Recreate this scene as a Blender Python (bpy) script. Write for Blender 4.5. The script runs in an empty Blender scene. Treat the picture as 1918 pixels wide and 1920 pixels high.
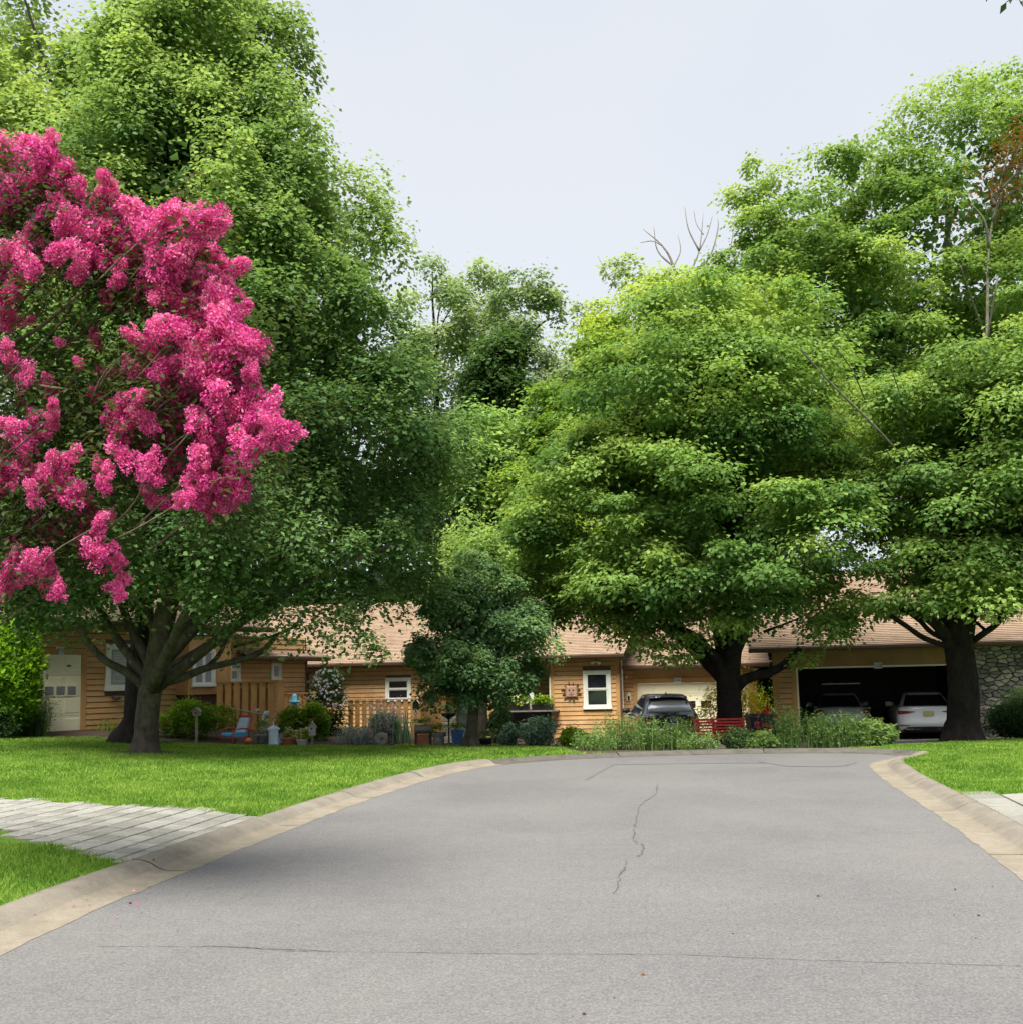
import bpy, math, random
import numpy as np
from mathutils import Matrix, Vector

R = math.radians
rng = np.random.default_rng(7)
random.seed(7)
scene = bpy.context.scene
COL = scene.collection

# ------------------------------------------------------------------ camera
CAM_H, PITCH, ROLL, FPX = 1.6, R(6.0), 0.021, 1920.0
SHIFT = 0.16875 - math.tan(PITCH)
cam_rot = Matrix.Rotation(math.pi / 2 + PITCH, 4, 'X') @ Matrix.Rotation(-ROLL, 4, 'Z')
cam_data = bpy.data.cameras.new('camera')
cam_data.sensor_width = 36.0
cam_data.lens = 36.0
cam_data.shift_y = SHIFT
cam_data.clip_start = 0.05
cam_data.clip_end = 2000.0
cam = bpy.data.objects.new('camera', cam_data)
cam.matrix_world = Matrix.Translation((0, 0, CAM_H)) @ cam_rot
COL.objects.link(cam)
scene.camera = cam

# ------------------------------------------------------------------ sky, sun, exposure
SUN_EL, SUN_AZ = R(63), R(189)          # azimuth measured clockwise from +Y: behind the viewer
world = bpy.data.worlds.new('World')
scene.world = world
world.use_nodes = True
wn, wl = world.node_tree.nodes, world.node_tree.links
wn.clear()
w_out = wn.new('ShaderNodeOutputWorld')
w_sky = wn.new('ShaderNodeTexSky')
w_sky.sky_type = 'NISHITA'
w_sky.sun_disc = False
w_sky.sun_elevation = SUN_EL
w_sky.sun_rotation = SUN_AZ
w_bg = wn.new('ShaderNodeBackground')
w_bg.inputs['Strength'].default_value = 0.05
wl.new(w_sky.outputs[0], w_bg.inputs['Color'])
w_cl = wn.new('ShaderNodeBackground')           # the even white cloud deck
w_cl.inputs['Strength'].default_value = 0.128
w_tc = wn.new('ShaderNodeTexCoord')
w_no = wn.new('ShaderNodeTexNoise')
w_no.inputs['Scale'].default_value = 1.6
w_no.inputs['Detail'].default_value = 3
w_cr = wn.new('ShaderNodeValToRGB')
w_cr.color_ramp.elements[0].color = (0.82, 0.885, 0.97, 1)
w_cr.color_ramp.elements[1].color = (0.95, 0.97, 1.0, 1)
w_cr.color_ramp.elements[0].position = 0.35
w_cr.color_ramp.elements[1].position = 0.68
wl.new(w_tc.outputs['Generated'], w_no.inputs['Vector'])
wl.new(w_no.outputs['Fac'], w_cr.inputs['Fac'])
wl.new(w_cr.outputs['Color'], w_cl.inputs['Color'])
w_mx = wn.new('ShaderNodeMixShader')
w_mx.inputs[0].default_value = 0.9
wl.new(w_bg.outputs[0], w_mx.inputs[1])
wl.new(w_cl.outputs[0], w_mx.inputs[2])
wl.new(w_mx.outputs[0], w_out.inputs['Surface'])

sun_data = bpy.data.lights.new('sun', 'SUN')
sun_data.energy = 1.5
sun_data.angle = R(34)
sun_data.color = (1.0, 0.955, 0.88)
sun = bpy.data.objects.new('sun', sun_data)
sd = Vector((math.sin(SUN_AZ) * math.cos(SUN_EL), math.cos(SUN_AZ) * math.cos(SUN_EL), math.sin(SUN_EL)))
sun.rotation_euler = sd.to_track_quat('Z', 'Y').to_euler()
COL.objects.link(sun)

vs = scene.view_settings
vs.view_transform = 'Standard'
vs.look = 'None'
vs.exposure = 2.8
vs.gamma = 1.0
vs.use_curve_mapping = False
scene.cycles.max_bounces = 10
scene.cycles.diffuse_bounces = 6
scene.cycles.glossy_bounces = 2
scene.cycles.transmission_bounces = 7
scene.cycles.use_denoising = True
scene.cycles.use_adaptive_sampling = True
scene.cycles.adaptive_threshold = 0.02

# ------------------------------------------------------------------ measuring helpers
_m3 = np.array(cam_rot.to_3x3())
def ray(px, py):
    v = np.array([(px - 959) / FPX, -(py - 960) / FPX + SHIFT, -1.0])
    return _m3 @ v
def at(px, py, Y):
    d = ray(px, py)
    t = Y / d[1]
    return np.array([d[0] * t, Y, CAM_H + d[2] * t])
def flat(px, py, z=0.0):
    d = ray(px, py)
    t = (z - CAM_H) / d[2]
    return np.array([d[0] * t, d[1] * t, z])
def ppm(Y):
    return FPX / Y

# ------------------------------------------------------------------ mesh helpers
def link(o, parent=None):
    COL.objects.link(o)
    if parent is not None:
        o.parent = parent
    return o
def mesh_obj(name, verts, faces, mats, parent=None, smooth=False, midx=None):
    me = bpy.data.meshes.new(name)
    me.from_pydata([tuple(v) for v in verts], [], [tuple(f) for f in faces])
    for m in (mats if isinstance(mats, (list, tuple)) else [mats]):
        me.materials.append(m)
    if midx is not None:
        me.polygons.foreach_set('material_index', np.asarray(midx, dtype=np.int32))
    if smooth:
        me.polygons.foreach_set('use_smooth', np.ones(len(me.polygons), dtype=bool))
    me.update()
    return link(bpy.data.objects.new(name, me), parent)
def tag(o, label, cat=None, group=None, kind=None):
    if label: o['label'] = label
    if cat: o['category'] = cat
    if group: o['group'] = group
    if kind: o['kind'] = kind
    return o
def empty(name, loc=(0, 0, 0), rz=0.0):
    o = bpy.data.objects.new(name, None)
    o.location = loc
    o.rotation_euler = (0, 0, rz)
    o.empty_display_size = 0.2
    return link(o)

class MB:
    """collects shapes into one mesh"""
    def __init__(self):
        self.v, self.f, self.m = [], [], []
    def add(self, verts, faces, m=0):
        k = len(self.v)
        self.v += [tuple(float(c) for c in p) for p in verts]
        self.f += [tuple(i + k for i in f) for f in faces]
        self.m += [m] * len(faces)
        return self
    def box(self, x0, x1, y0, y1, z0, z1, m=0):
        v = [(x, y, z) for z in (z0, z1) for y in (y0, y1) for x in (x0, x1)]
        return self.add(v, [(0, 2, 3, 1), (4, 5, 7, 6), (0, 1, 5, 4), (2, 6, 7, 3), (0, 4, 6, 2), (1, 3, 7, 5)], m)
    def cbox(self, x0, x1, y0, y1, z0, z1, c, m=0):
        """box with a chamfer c on its edges seen from the front (x and z edges)"""
        v = []
        for (y, ins) in ((y1, 0), (y0 + c, 0), (y0, c)):
            v += [(x0 + ins, y, z0 + ins), (x1 - ins, y, z0 + ins), (x1 - ins, y, z1 - ins), (x0 + ins, y, z1 - ins)]
        f = [(3, 2, 1, 0)[::-1], (8, 9, 10, 11)]
        for a in (0, 4):
            for i in range(4):
                j = (i + 1) % 4
                f.append((a + i, a + 4 + i, a + 4 + j, a + j)[::-1])
        return self.add(v, f, m)
    def tube(self, pts, rad, n=8, m=0, cap=True, wob=0.0):
        pts = np.asarray(pts, float)
        k = len(pts)
        rad = np.broadcast_to(np.asarray(rad, float), (k,))
        tan = np.gradient(pts, axis=0)
        tan /= np.linalg.norm(tan, axis=1)[:, None] + 1e-9
        up = np.array([0, 0, 1.0]) if abs(tan[0][2]) < 0.9 else np.array([1.0, 0, 0])
        verts = []
        u = np.cross(up, tan[0]); u /= np.linalg.norm(u)
        for i in range(k):
            u = u - tan[i] * np.dot(u, tan[i]); u /= np.linalg.norm(u) + 1e-9
            w = np.cross(tan[i], u)
            for j in range(n):
                a = 2 * math.pi * j / n
                r = rad[i] * (1 + (wob * math.sin(3 * a + i * 0.35) + wob * (random.random() - 0.5) if wob else 0))
                verts.append(pts[i] + r * (math.cos(a) * u + math.sin(a) * w))
        faces = []
        for i in range(k - 1):
            for j in range(n):
                a, b = i * n + j, i * n + (j + 1) % n
                faces.append((a, b, b + n, a + n))
        if cap:
            faces.append(tuple(range(n - 1, -1, -1)))
            faces.append(tuple(range((k - 1) * n, k * n)))
        return self.add(verts, faces, m)
    def lathe(self, prof, c=(0, 0, 0), n=16, m=0):
        verts = []
        for (r, z) in prof:
            for j in range(n):
                a = 2 * math.pi * j / n
                verts.append((c[0] + r * math.cos(a), c[1] + r * math.sin(a), c[2] + z))
        faces = []
        for i in range(len(prof) - 1):
            for j in range(n):
                a, b = i * n + j, i * n + (j + 1) % n
                faces.append((a, b, b + n, a + n))
        faces.append(tuple(range(n - 1, -1, -1)))
        faces.append(tuple(range((len(prof) - 1) * n, len(prof) * n)))
        return self.add(verts, faces, m)
    def loft(self, rings, m=0, closed=True, cap=True):
        n = len(rings[0]); verts = [p for r in rings for p in r]; faces = []
        for i in range(len(rings) - 1):
            for j in range(n if closed else n - 1):
                a, b = i * n + j, i * n + (j + 1) % n
                faces.append((a, b, b + n, a + n))
        if cap:
            faces.append(tuple(range(n - 1, -1, -1)))
            faces.append(tuple(range((len(rings) - 1) * n, len(rings) * n)))
        return self.add(verts, faces, m)
    def prism(self, poly, y0, y1, m=0):
        """poly of (x, z), extruded along y"""
        n = len(poly)
        v = [(p[0], y0, p[1]) for p in poly] + [(p[0], y1, p[1]) for p in poly]
        f = [tuple(range(n)), tuple(range(2 * n - 1, n - 1, -1))]
        f += [(i, i + n, (i + 1) % n + n, (i + 1) % n) for i in range(n)]
        return self.add(v, f, m)
    def build(self, name, mats, parent=None, smooth=False, bevel=0.0):
        o = mesh_obj(name, self.v, self.f, mats, parent, smooth, self.m)
        if bevel:
            md = o.modifiers.new('bevel', 'BEVEL'); md.width = bevel; md.segments = 2; md.limit_method = 'ANGLE'
        return o

def spline(pts, n=8):
    """Catmull-Rom through the points"""
    p = np.asarray(pts, float)
    p = np.vstack([2 * p[0] - p[1], p, 2 * p[-1] - p[-2]])
    out = []
    for i in range(1, len(p) - 2):
        for k in range(n):
            t = k / n
            out.append(0.5 * ((2 * p[i]) + (-p[i - 1] + p[i + 1]) * t + (2 * p[i - 1] - 5 * p[i] + 4 * p[i + 1] - p[i + 2]) * t * t
                              + (-p[i - 1] + 3 * p[i] - 3 * p[i + 1] + p[i + 2]) * t ** 3))
    out.append(p[-2])
    return np.array(out)

# ------------------------------------------------------------------ materials
class NT:
    def __init__(self, name):
        self.mat = bpy.data.materials.new(name)
        self.mat.use_nodes = True
        self.t = self.mat.node_tree
        self.n, self.l = self.t.nodes, self.t.links
        self.n.clear()
        self.out = self.n.new('ShaderNodeOutputMaterial')
        self.p = self.n.new('ShaderNodeBsdfPrincipled')
        self.l.new(self.p.outputs[0], self.out.inputs['Surface'])
    def node(self, typ, **kw):
        nd = self.n.new(typ)
        for k, v in kw.items():
            if k in nd.inputs: nd.inputs[k].default_value = v
            else: setattr(nd, k, v)
        return nd
    def coord(self, kind='Object', scale=(1, 1, 1), rot=(0, 0, 0)):
        tc = self.n.new('ShaderNodeTexCoord'); mp = self.n.new('ShaderNodeMapping')
        mp.inputs['Scale'].default_value = scale; mp.inputs['Rotation'].default_value = rot
        self.l.new(tc.outputs[kind], mp.inputs['Vector'])
        return mp.outputs[0]
    def noise(self, vec, scale, detail=4, rough=0.6, dist=0.0):
        nd = self.n.new('ShaderNodeTexNoise')
        nd.inputs['Scale'].default_value = scale; nd.inputs['Detail'].default_value = detail
        nd.inputs['Roughness'].default_value = rough; nd.inputs['Distortion'].default_value = dist
        self.l.new(vec, nd.inputs['Vector'])
        return nd.outputs['Fac']
    def ramp(self, fac, stops):
        nd = self.n.new('ShaderNodeValToRGB')
        e = nd.color_ramp.elements
        while len(e) < len(stops): e.new(0.5)
        for el, (p, c) in zip(e, stops):
            el.position = p; el.color = (*c, 1) if len(c) == 3 else c
        self.l.new(fac, nd.inputs['Fac'])
        return nd.outputs['Color']
    def mix(self, fac, a, b, mode='MIX'):
        nd = self.n.new('ShaderNodeMix'); nd.data_type = 'RGBA'; nd.blend_type = mode
        for sock, v in ((nd.inputs[0], fac), (nd.inputs[6], a), (nd.inputs[7], b)):
            if hasattr(v, 'is_linked') or hasattr(v, 'links'): self.l.new(v, sock)
            elif isinstance(v, (int, float)): sock.default_value = v
            else: sock.default_value = (*v, 1)
        return nd.outputs[2]
    def math(self, op, a, b=0.0):
        nd = self.n.new('ShaderNodeMath'); nd.operation = op
        for s, v in ((nd.inputs[0], a), (nd.inputs[1], b)):
            if isinstance(v, (int, float)): s.default_value = v
            else: self.l.new(v, s)
        return nd.outputs[0]
    def bump(self, h, strength=0.3, dist=0.02):
        nd = self.n.new('ShaderNodeBump'); nd.inputs['Strength'].default_value = strength; nd.inputs['Distance'].default_value = dist
        self.l.new(h, nd.inputs['Height']); self.l.new(nd.outputs[0], self.p.inputs['Normal'])
    def base(self, c):
        if isinstance(c, tuple): self.p.inputs['Base Color'].default_value = (*c, 1)
        else: self.l.new(c, self.p.inputs['Base Color'])
    def set(self, rough=0.6, metal=0.0, spec=0.5, coat=0.0):
        self.p.inputs['Roughness'].default_value = rough; self.p.inputs['Metallic'].default_value = metal
        self.p.inputs['Specular IOR Level'].default_value = spec; self.p.inputs['Coat Weight'].default_value = coat

def plain(name, c, rough=0.6, metal=0.0, var=0.12, scale=6.0, bump=0.0, spec=0.4, coat=0.0):
    t = NT(name)
    v = t.coord('Object')
    f = t.noise(v, scale, 5)
    t.base(t.ramp(f, [(0.3, tuple(x * (1 - var) for x in c)), (0.7, tuple(min(1, x * (1 + var)) for x in c))]))
    t.set(rough, metal, spec, coat)
    if bump: t.bump(t.noise(v, scale * 6, 4), bump, 0.01)
    return t.mat

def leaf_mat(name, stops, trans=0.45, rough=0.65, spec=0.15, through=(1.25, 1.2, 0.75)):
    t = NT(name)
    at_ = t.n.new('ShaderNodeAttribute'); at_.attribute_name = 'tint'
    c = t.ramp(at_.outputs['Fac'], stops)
    t.base(c); t.set(rough, 0, spec)
    tr = t.n.new('ShaderNodeBsdfTranslucent')
    mul = t.mix(1.0, c, through, 'MULTIPLY')
    t.l.new(mul, tr.inputs['Color'])
    mx = t.n.new('ShaderNodeMixShader'); mx.inputs[0].default_value = trans
    t.l.new(t.p.outputs[0], mx.inputs[1]); t.l.new(tr.outputs[0], mx.inputs[2])
    t.l.new(mx.outputs[0], t.out.inputs['Surface'])
    return t.mat

def m_asphalt():
    t = NT('asphalt'); v = t.coord('Object')
    fine = t.noise(v, 58, 2, 0.9); grit = t.noise(v, 26, 3, 0.8); mid = t.noise(v, 6, 4, 0.75); big = t.noise(v, 0.35, 5, 0.6, 0.4)
    c = t.ramp(fine, [(0.34, (0.042, 0.041, 0.042)), (0.5, (0.116, 0.112, 0.111)), (0.66, (0.264, 0.259, 0.254))])
    c = t.mix(0.34, c, t.ramp(grit, [(0.38, (0.057, 0.056, 0.057)), (0.62, (0.236, 0.233, 0.226))]))
    c = t.mix(0.20, c, t.ramp(mid, [(0.35, (0.085, 0.083, 0.085)), (0.65, (0.203, 0.198, 0.192))]))
    c = t.mix(0.32, c, t.ramp(big, [(0.28, (0.057, 0.056, 0.061)), (0.5, (0.116, 0.112, 0.112)), (0.72, (0.169, 0.159, 0.141))]))
    t.base(c); t.set(0.85, 0, 0.25); t.bump(fine, 0.6, 0.012)
    return t.mat
def m_concrete(name, c, dirt, s=1.0):
    t = NT(name); v = t.coord('Object')
    big = t.noise(v, 1.1 * s, 6, 0.65, 0.6); fine = t.noise(v, 60, 4, 0.7); streak = t.noise(v, 6, 5, 0.7)
    a = t.ramp(big, [(0.32, dirt), (0.55, c), (0.8, tuple(min(1, x * 1.18) for x in c))])
    a = t.mix(0.35, a, t.ramp(streak, [(0.35, tuple(x * 0.6 for x in dirt)), (0.65, tuple(min(1, x * 1.1) for x in c))]))
    a = t.mix(0.25, a, t.ramp(fine, [(0.3, tuple(x * 0.4 for x in c)), (0.7, tuple(min(1, x * 1.5) for x in c))]))
    t.base(a); t.set(0.9, 0, 0.2); t.bump(fine, 0.35, 0.008)
    return t.mat
def m_siding(name, c1, c2, c3):
    t = NT(name)
    oi = t.n.new('ShaderNodeObjectInfo')
    v = t.coord('Object', (0.8, 8, 14))
    g = t.noise(v, 4, 6, 0.7, 0.5)
    v2 = t.coord('Object'); b = t.noise(v2, 0.9, 5, 0.6)
    c = t.ramp(g, [(0.3, c1), (0.7, c2)])
    c = t.mix(t.math('MULTIPLY', oi.outputs['Random'], 0.4), c, c3)
    c = t.mix(0.4, c, t.ramp(b, [(0.35, tuple(x * 0.62 for x in c1)), (0.6, c2)]))
    t.base(c); t.set(0.75, 0, 0.25); t.bump(g, 0.25, 0.01)
    return t.mat
def m_shingle():
    t = NT('roof_shingle'); v = t.coord('UV')
    br = t.node('ShaderNodeTexBrick', offset=0.5, squash=1.0)
    br.inputs['Scale'].default_value = 1.0
    br.inputs['Brick Width'].default_value = 0.30; br.inputs['Row Height'].default_value = 0.14
    br.inputs['Mortar Size'].default_value = 0.004; br.inputs['Bias'].default_value = 0.0
    br.inputs['Color1'].default_value = (0.180, 0.117, 0.075, 1); br.inputs['Color2'].default_value = (0.328, 0.233, 0.157, 1)
    br.inputs['Mortar'].default_value = (0.100, 0.064, 0.045, 1)
    t.l.new(v, br.inputs['Vector'])
    g = t.noise(v, 70, 3, 0.8); big = t.noise(v, 0.8, 4, 0.6)
    c = t.mix(0.35, br.outputs['Color'], t.ramp(g, [(0.3, (0.134, 0.084, 0.056)), (0.7, (0.375, 0.282, 0.202))]))
    c = t.mix(0.35, c, t.ramp(big, [(0.3, (0.194, 0.134, 0.098)), (0.7, (0.314, 0.233, 0.164))]))
    t.base(c); t.set(0.9, 0, 0.2); t.bump(g, 0.4, 0.01)
    return t.mat
def m_bark(name, c1, c2, s=1.0):
    t = NT(name); v = t.coord('Object', (7 * s, 7 * s, 2.0 * s)); n = t.noise(v, 1.5, 6, 0.75, 0.6)
    v2 = t.coord('Object'); b = t.noise(v2, 5 * s, 5, 0.7)
    c = t.ramp(n, [(0.35, c1), (0.65, c2)])
    c = t.mix(0.35, c, t.ramp(b, [(0.4, tuple(x * 0.6 for x in c1)), (0.62, tuple(x * 1.15 for x in c2))]))
    t.base(c); t.set(0.9, 0, 0.15); t.bump(n, 0.9, 0.04)
    return t.mat
def m_soil():
    t = NT('lawn_ground'); v = t.coord('Object')
    n = t.noise(v, 14, 5, 0.75); b = t.noise(v, 0.7, 4, 0.6)
    c = t.ramp(n, [(0.3, (0.037, 0.087, 0.011)), (0.7, (0.105, 0.205, 0.022))])
    c = t.mix(0.4, c, t.ramp(b, [(0.35, (0.056, 0.130, 0.012)), (0.7, (0.130, 0.223, 0.025))]))
    t.base(c); t.set(0.95, 0, 0.1); t.bump(n, 0.6, 0.03)
    return t.mat

M = {}
M['asphalt'] = m_asphalt()
M['gutter'] = m_concrete('gutter_concrete', (0.222, 0.195, 0.15), (0.15, 0.128, 0.095), 1.5)
M['curb'] = m_concrete('curb_concrete', (0.198, 0.177, 0.143), (0.124, 0.108, 0.087), 1.5)
M['curb_old'] = m_concrete('weathered_curb', (0.105, 0.097, 0.084), (0.042, 0.038, 0.034), 2)
M['paver'] = m_concrete('paver_concrete', (0.259, 0.247, 0.206), (0.171, 0.159, 0.123), 2.5)
M['drive'] = m_concrete('driveway_concrete', (0.260, 0.248, 0.211), (0.186, 0.174, 0.143), 0.8)
M['joint'] = plain('joint_sand', (0.075, 0.07, 0.045), 0.95, var=0.4, scale=20)
M['crack'] = plain('crack_tar', (0.069, 0.068, 0.066), 0.95, var=0.3)
M['seam'] = plain('asphalt_seam', (0.101, 0.099, 0.098), 0.95, var=0.3, scale=30)
M['patch'] = plain('asphalt_patch', (0.118, 0.115, 0.115), 0.9, var=0.25, scale=40, bump=0.4)
M['mulch'] = plain('mulch', (0.056, 0.036, 0.022), 0.95, var=0.5, scale=25, bump=0.8)
M['lawn'] = m_soil()
M['siding'] = m_siding('cedar_siding', (0.378, 0.208, 0.087), (0.558, 0.341, 0.159), (0.463, 0.252, 0.103))
M['siding_dark'] = m_siding('cedar_header', (0.244, 0.133, 0.054), (0.352, 0.208, 0.090), (0.293, 0.154, 0.060))
M['trimwood'] = m_siding('cedar_trim', (0.370, 0.192, 0.072), (0.486, 0.284, 0.112), (0.418, 0.223, 0.083))
M['fence'] = m_siding('fence_cedar', (0.370, 0.192, 0.066), (0.555, 0.310, 0.113), (0.450, 0.225, 0.072))
M['white'] = plain('window_white', (0.613, 0.613, 0.546), 0.45, var=0.05)
M['cream'] = plain('door_cream', (0.694, 0.650, 0.476), 0.5, var=0.05, scale=2)
M['gutter_brown'] = plain('brown_gutter', (0.085, 0.042, 0.028), 0.45, var=0.15)
M['fascia'] = plain('soffit_brown', (0.16, 0.12, 0.085), 0.7, var=0.2)
M['shingle'] = m_shingle()
M['glass'] = plain('dark_glass', (0.012, 0.013, 0.018), 0.06, var=0.3, spec=0.8)
M['blind'] = plain('window_blind', (0.22, 0.24, 0.26), 0.35, var=0.15, scale=3)
M['shutter'] = plain('white_shutter', (0.465, 0.473, 0.450), 0.5, var=0.08)
M['black'] = plain('garage_dark', (0.02, 0.02, 0.02), 0.9)
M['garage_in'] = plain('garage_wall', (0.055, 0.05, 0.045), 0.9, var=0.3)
M['metal_dk'] = plain('dark_metal', (0.03, 0.03, 0.032), 0.45, 0.5)
M['metal_gr'] = plain('galvanised', (0.35, 0.36, 0.37), 0.45, 0.6, var=0.15)
M['bark_grey'] = m_bark('grey_bark', (0.043, 0.035, 0.026), (0.111, 0.096, 0.073))
M['bark_dark'] = m_bark('dark_bark', (0.008, 0.006, 0.006), (0.029, 0.024, 0.021))
M['bark_pale'] = m_bark('pale_bark', (0.105, 0.095, 0.077), (0.210, 0.196, 0.164))
M['bark_myrtle'] = m_bark('myrtle_bark', (0.098, 0.071, 0.049), (0.203, 0.158, 0.112))
M['stone'] = plain('field_stone', (0.27, 0.255, 0.22), 0.9, var=0.4, scale=7, bump=0.7)
M['mortar'] = plain('stone_mortar', (0.06, 0.056, 0.05), 0.95, var=0.3, scale=15)

def G(a, b, c=None):
    s = [(0.15, a), (0.85, b)]
    if c: s = [(0.1, a), (0.5, b), (0.92, c)]
    return s
M['lf_left'] = leaf_mat('left_leaves', G((0.07, 0.14, 0.05), (0.165, 0.27, 0.09), (0.295, 0.405, 0.135)))
M['lf_back'] = leaf_mat('rear_leaves', G((0.07, 0.14, 0.05), (0.175, 0.275, 0.09), (0.31, 0.41, 0.13)))
M['lf_maple'] = leaf_mat('maple_leaves', G((0.07, 0.15, 0.04), (0.175, 0.295, 0.07), (0.335, 0.445, 0.105)))
M['lf_maple2'] = leaf_mat('maple2_leaves', G((0.07, 0.145, 0.04), (0.165, 0.275, 0.07), (0.3, 0.41, 0.105)))
M['lf_yellow'] = leaf_mat('yellow_green_leaves', G((0.08, 0.17, 0.03), (0.2, 0.32, 0.05), (0.38, 0.47, 0.075)))
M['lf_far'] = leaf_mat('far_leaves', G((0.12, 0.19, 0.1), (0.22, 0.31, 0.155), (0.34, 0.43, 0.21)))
M['lf_fargreen'] = leaf_mat('mid_leaves', G((0.085, 0.18, 0.06), (0.19, 0.325, 0.1), (0.32, 0.45, 0.14)))
M['lf_small'] = leaf_mat('small_tree_leaves', G((0.065, 0.135, 0.06), (0.14, 0.245, 0.1), (0.255, 0.385, 0.15)))
M['lf_pale'] = leaf_mat('pale_leaves', G((0.09, 0.15, 0.05), (0.18, 0.26, 0.09), (0.32, 0.38, 0.16)))
M['lf_brown'] = leaf_mat('brown_leaves', G((0.07, 0.02, 0.01), (0.13, 0.04, 0.02), (0.2, 0.09, 0.03)))
M['lf_arb'] = leaf_mat('arborvitae_leaves', G((0.046, 0.129, 0.009), (0.129, 0.276, 0.014), (0.248, 0.423, 0.027)))
M['lf_shrub'] = leaf_mat('shrub_leaves', G((0.043, 0.111, 0.010), (0.119, 0.238, 0.015), (0.255, 0.365, 0.025)))
M['lf_dark'] = leaf_mat('dark_leaves', G((0.022, 0.048, 0.017), (0.042, 0.090, 0.026), (0.084, 0.156, 0.042)))
M['lf_grey'] = leaf_mat('silver_leaves', G((0.13, 0.16, 0.14), (0.26, 0.30, 0.27), (0.42, 0.46, 0.44)), 0.2)
M['lf_blue'] = leaf_mat('bluegreen_leaves', G((0.07, 0.14, 0.09), (0.16, 0.28, 0.18), (0.32, 0.45, 0.33)), 0.2)
M['lf_bed'] = leaf_mat('bed_leaves', G((0.055, 0.12, 0.035), (0.13, 0.235, 0.065), (0.25, 0.36, 0.11)))
M['lf_myrtle'] = leaf_mat('myrtle_leaves', G((0.018, 0.032, 0.012), (0.042, 0.066, 0.02), (0.085, 0.11, 0.03)))
M['lf_yellowfl'] = leaf_mat('golden_leaves', G((0.42, 0.36, 0.012), (0.68, 0.56, 0.02), (0.8, 0.68, 0.05)))
M['fl_white'] = leaf_mat('white_petals', G((0.546, 0.510, 0.546), (0.655, 0.619, 0.655), (0.746, 0.728, 0.728)), 0.3, through=(1.05, 1.0, 1.0))
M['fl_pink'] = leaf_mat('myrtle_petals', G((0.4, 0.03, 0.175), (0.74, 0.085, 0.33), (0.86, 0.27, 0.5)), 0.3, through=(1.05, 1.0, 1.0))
M['fl_red'] = leaf_mat('red_petals', G((0.350, 0.021, 0.021), (0.504, 0.070, 0.063), (0.560, 0.175, 0.140)), 0.3, through=(1.05, 1.0, 1.0))
M['fl_yellow'] = leaf_mat('pale_yellow_petals', G((0.420, 0.350, 0.105), (0.525, 0.462, 0.210), (0.560, 0.525, 0.350)), 0.3, through=(1.05, 1.0, 1.0))
M['grass'] = leaf_mat('grass_blades', G((0.065, 0.155, 0.018), (0.165, 0.295, 0.036), (0.31, 0.425, 0.085)), 0.4)

# ------------------------------------------------------------------ terrain
CTRL = np.array([
    (-3.8, 7, .12), (-3.7, 10, .12), (-3.2, 13, .12), (-2.5, 16, .14), (-1.8, 19.5, .12), (0.2, 22.5, .1), (-7, 10, .2), (-8, 15, .3), (-8.2, 22, .33),
    (-12, 22, .5), (-13, 28, .56), (-11.5, 30, .56), (-8, 34, .4), (-5, 30, .12), (-6.5, 28, .16), (-1, 25.6, .1), (1, 25, .05), (0, 30, -.1), (0, 38, -.4),
    (3, 33, -.45), (4.5, 27, -.28), (4, 24, .0), (8, 24.5, -.02), (11, 25.3, 0.0), (8.2, 20.5, .1), (6.8, 16, .12), (5.4, 11, .12), (4.8, 7, .12), (12, 12, .2),
    (12, 20, .12), (16, 25, 0), (10, 31, -.32), (14, 32, -.32), (12, 36, -.32), (3, 40, -.5), (6, 36, -.46), (-20, 35, .7), (-20, 10, .6), (20, 10, .4), (20, 35, 0), (0, 55, -.5),
    (-5, 0, .12), (5, 0, .12), (-5, -10, .12), (5, -10, .12), (-20, -10, .5), (20, -10, .4), (-6, 40, 0), (30, 60, -.3), (-30, 60, .4)])
def _tps(r2):
    return np.where(r2 > 1e-9, r2 * np.log(r2 + 1e-12), 0.0)
_n = len(CTRL)
_A = np.zeros((_n + 3, _n + 3))
_A[:_n, :_n] = _tps(((CTRL[:, None, :2] - CTRL[None, :, :2]) ** 2).sum(-1)) + np.eye(_n) * 3.0
_A[:_n, _n] = 1; _A[:_n, _n + 1:] = CTRL[:, :2]; _A[_n, :_n] = 1; _A[_n + 1:, :_n] = CTRL[:, :2].T
_W = np.linalg.solve(_A, np.concatenate([CTRL[:, 2], np.zeros(3)]))
def terr(x, y):
    x = np.asarray(x, float); y = np.asarray(y, float)
    xc, yc = np.clip(x, -26, 26), np.clip(y, -12, 60)
    out = _W[_n] + _W[_n + 1] * xc + _W[_n + 2] * yc
    for i in range(_n):
        out = out + _W[i] * _tps((xc - CTRL[i, 0]) ** 2 + (yc - CTRL[i, 1]) ** 2)
    return out
def ground(px, py):
    """where the sight line through a pixel meets the lawn"""
    z = 0.1
    for _ in range(12):
        p = flat(px, py, z); z = float(terr(p[0], p[1]))
    return np.array([p[0], p[1], z])
def gpt(x, y):
    return np.array([x, y, float(terr(x, y))])

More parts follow.
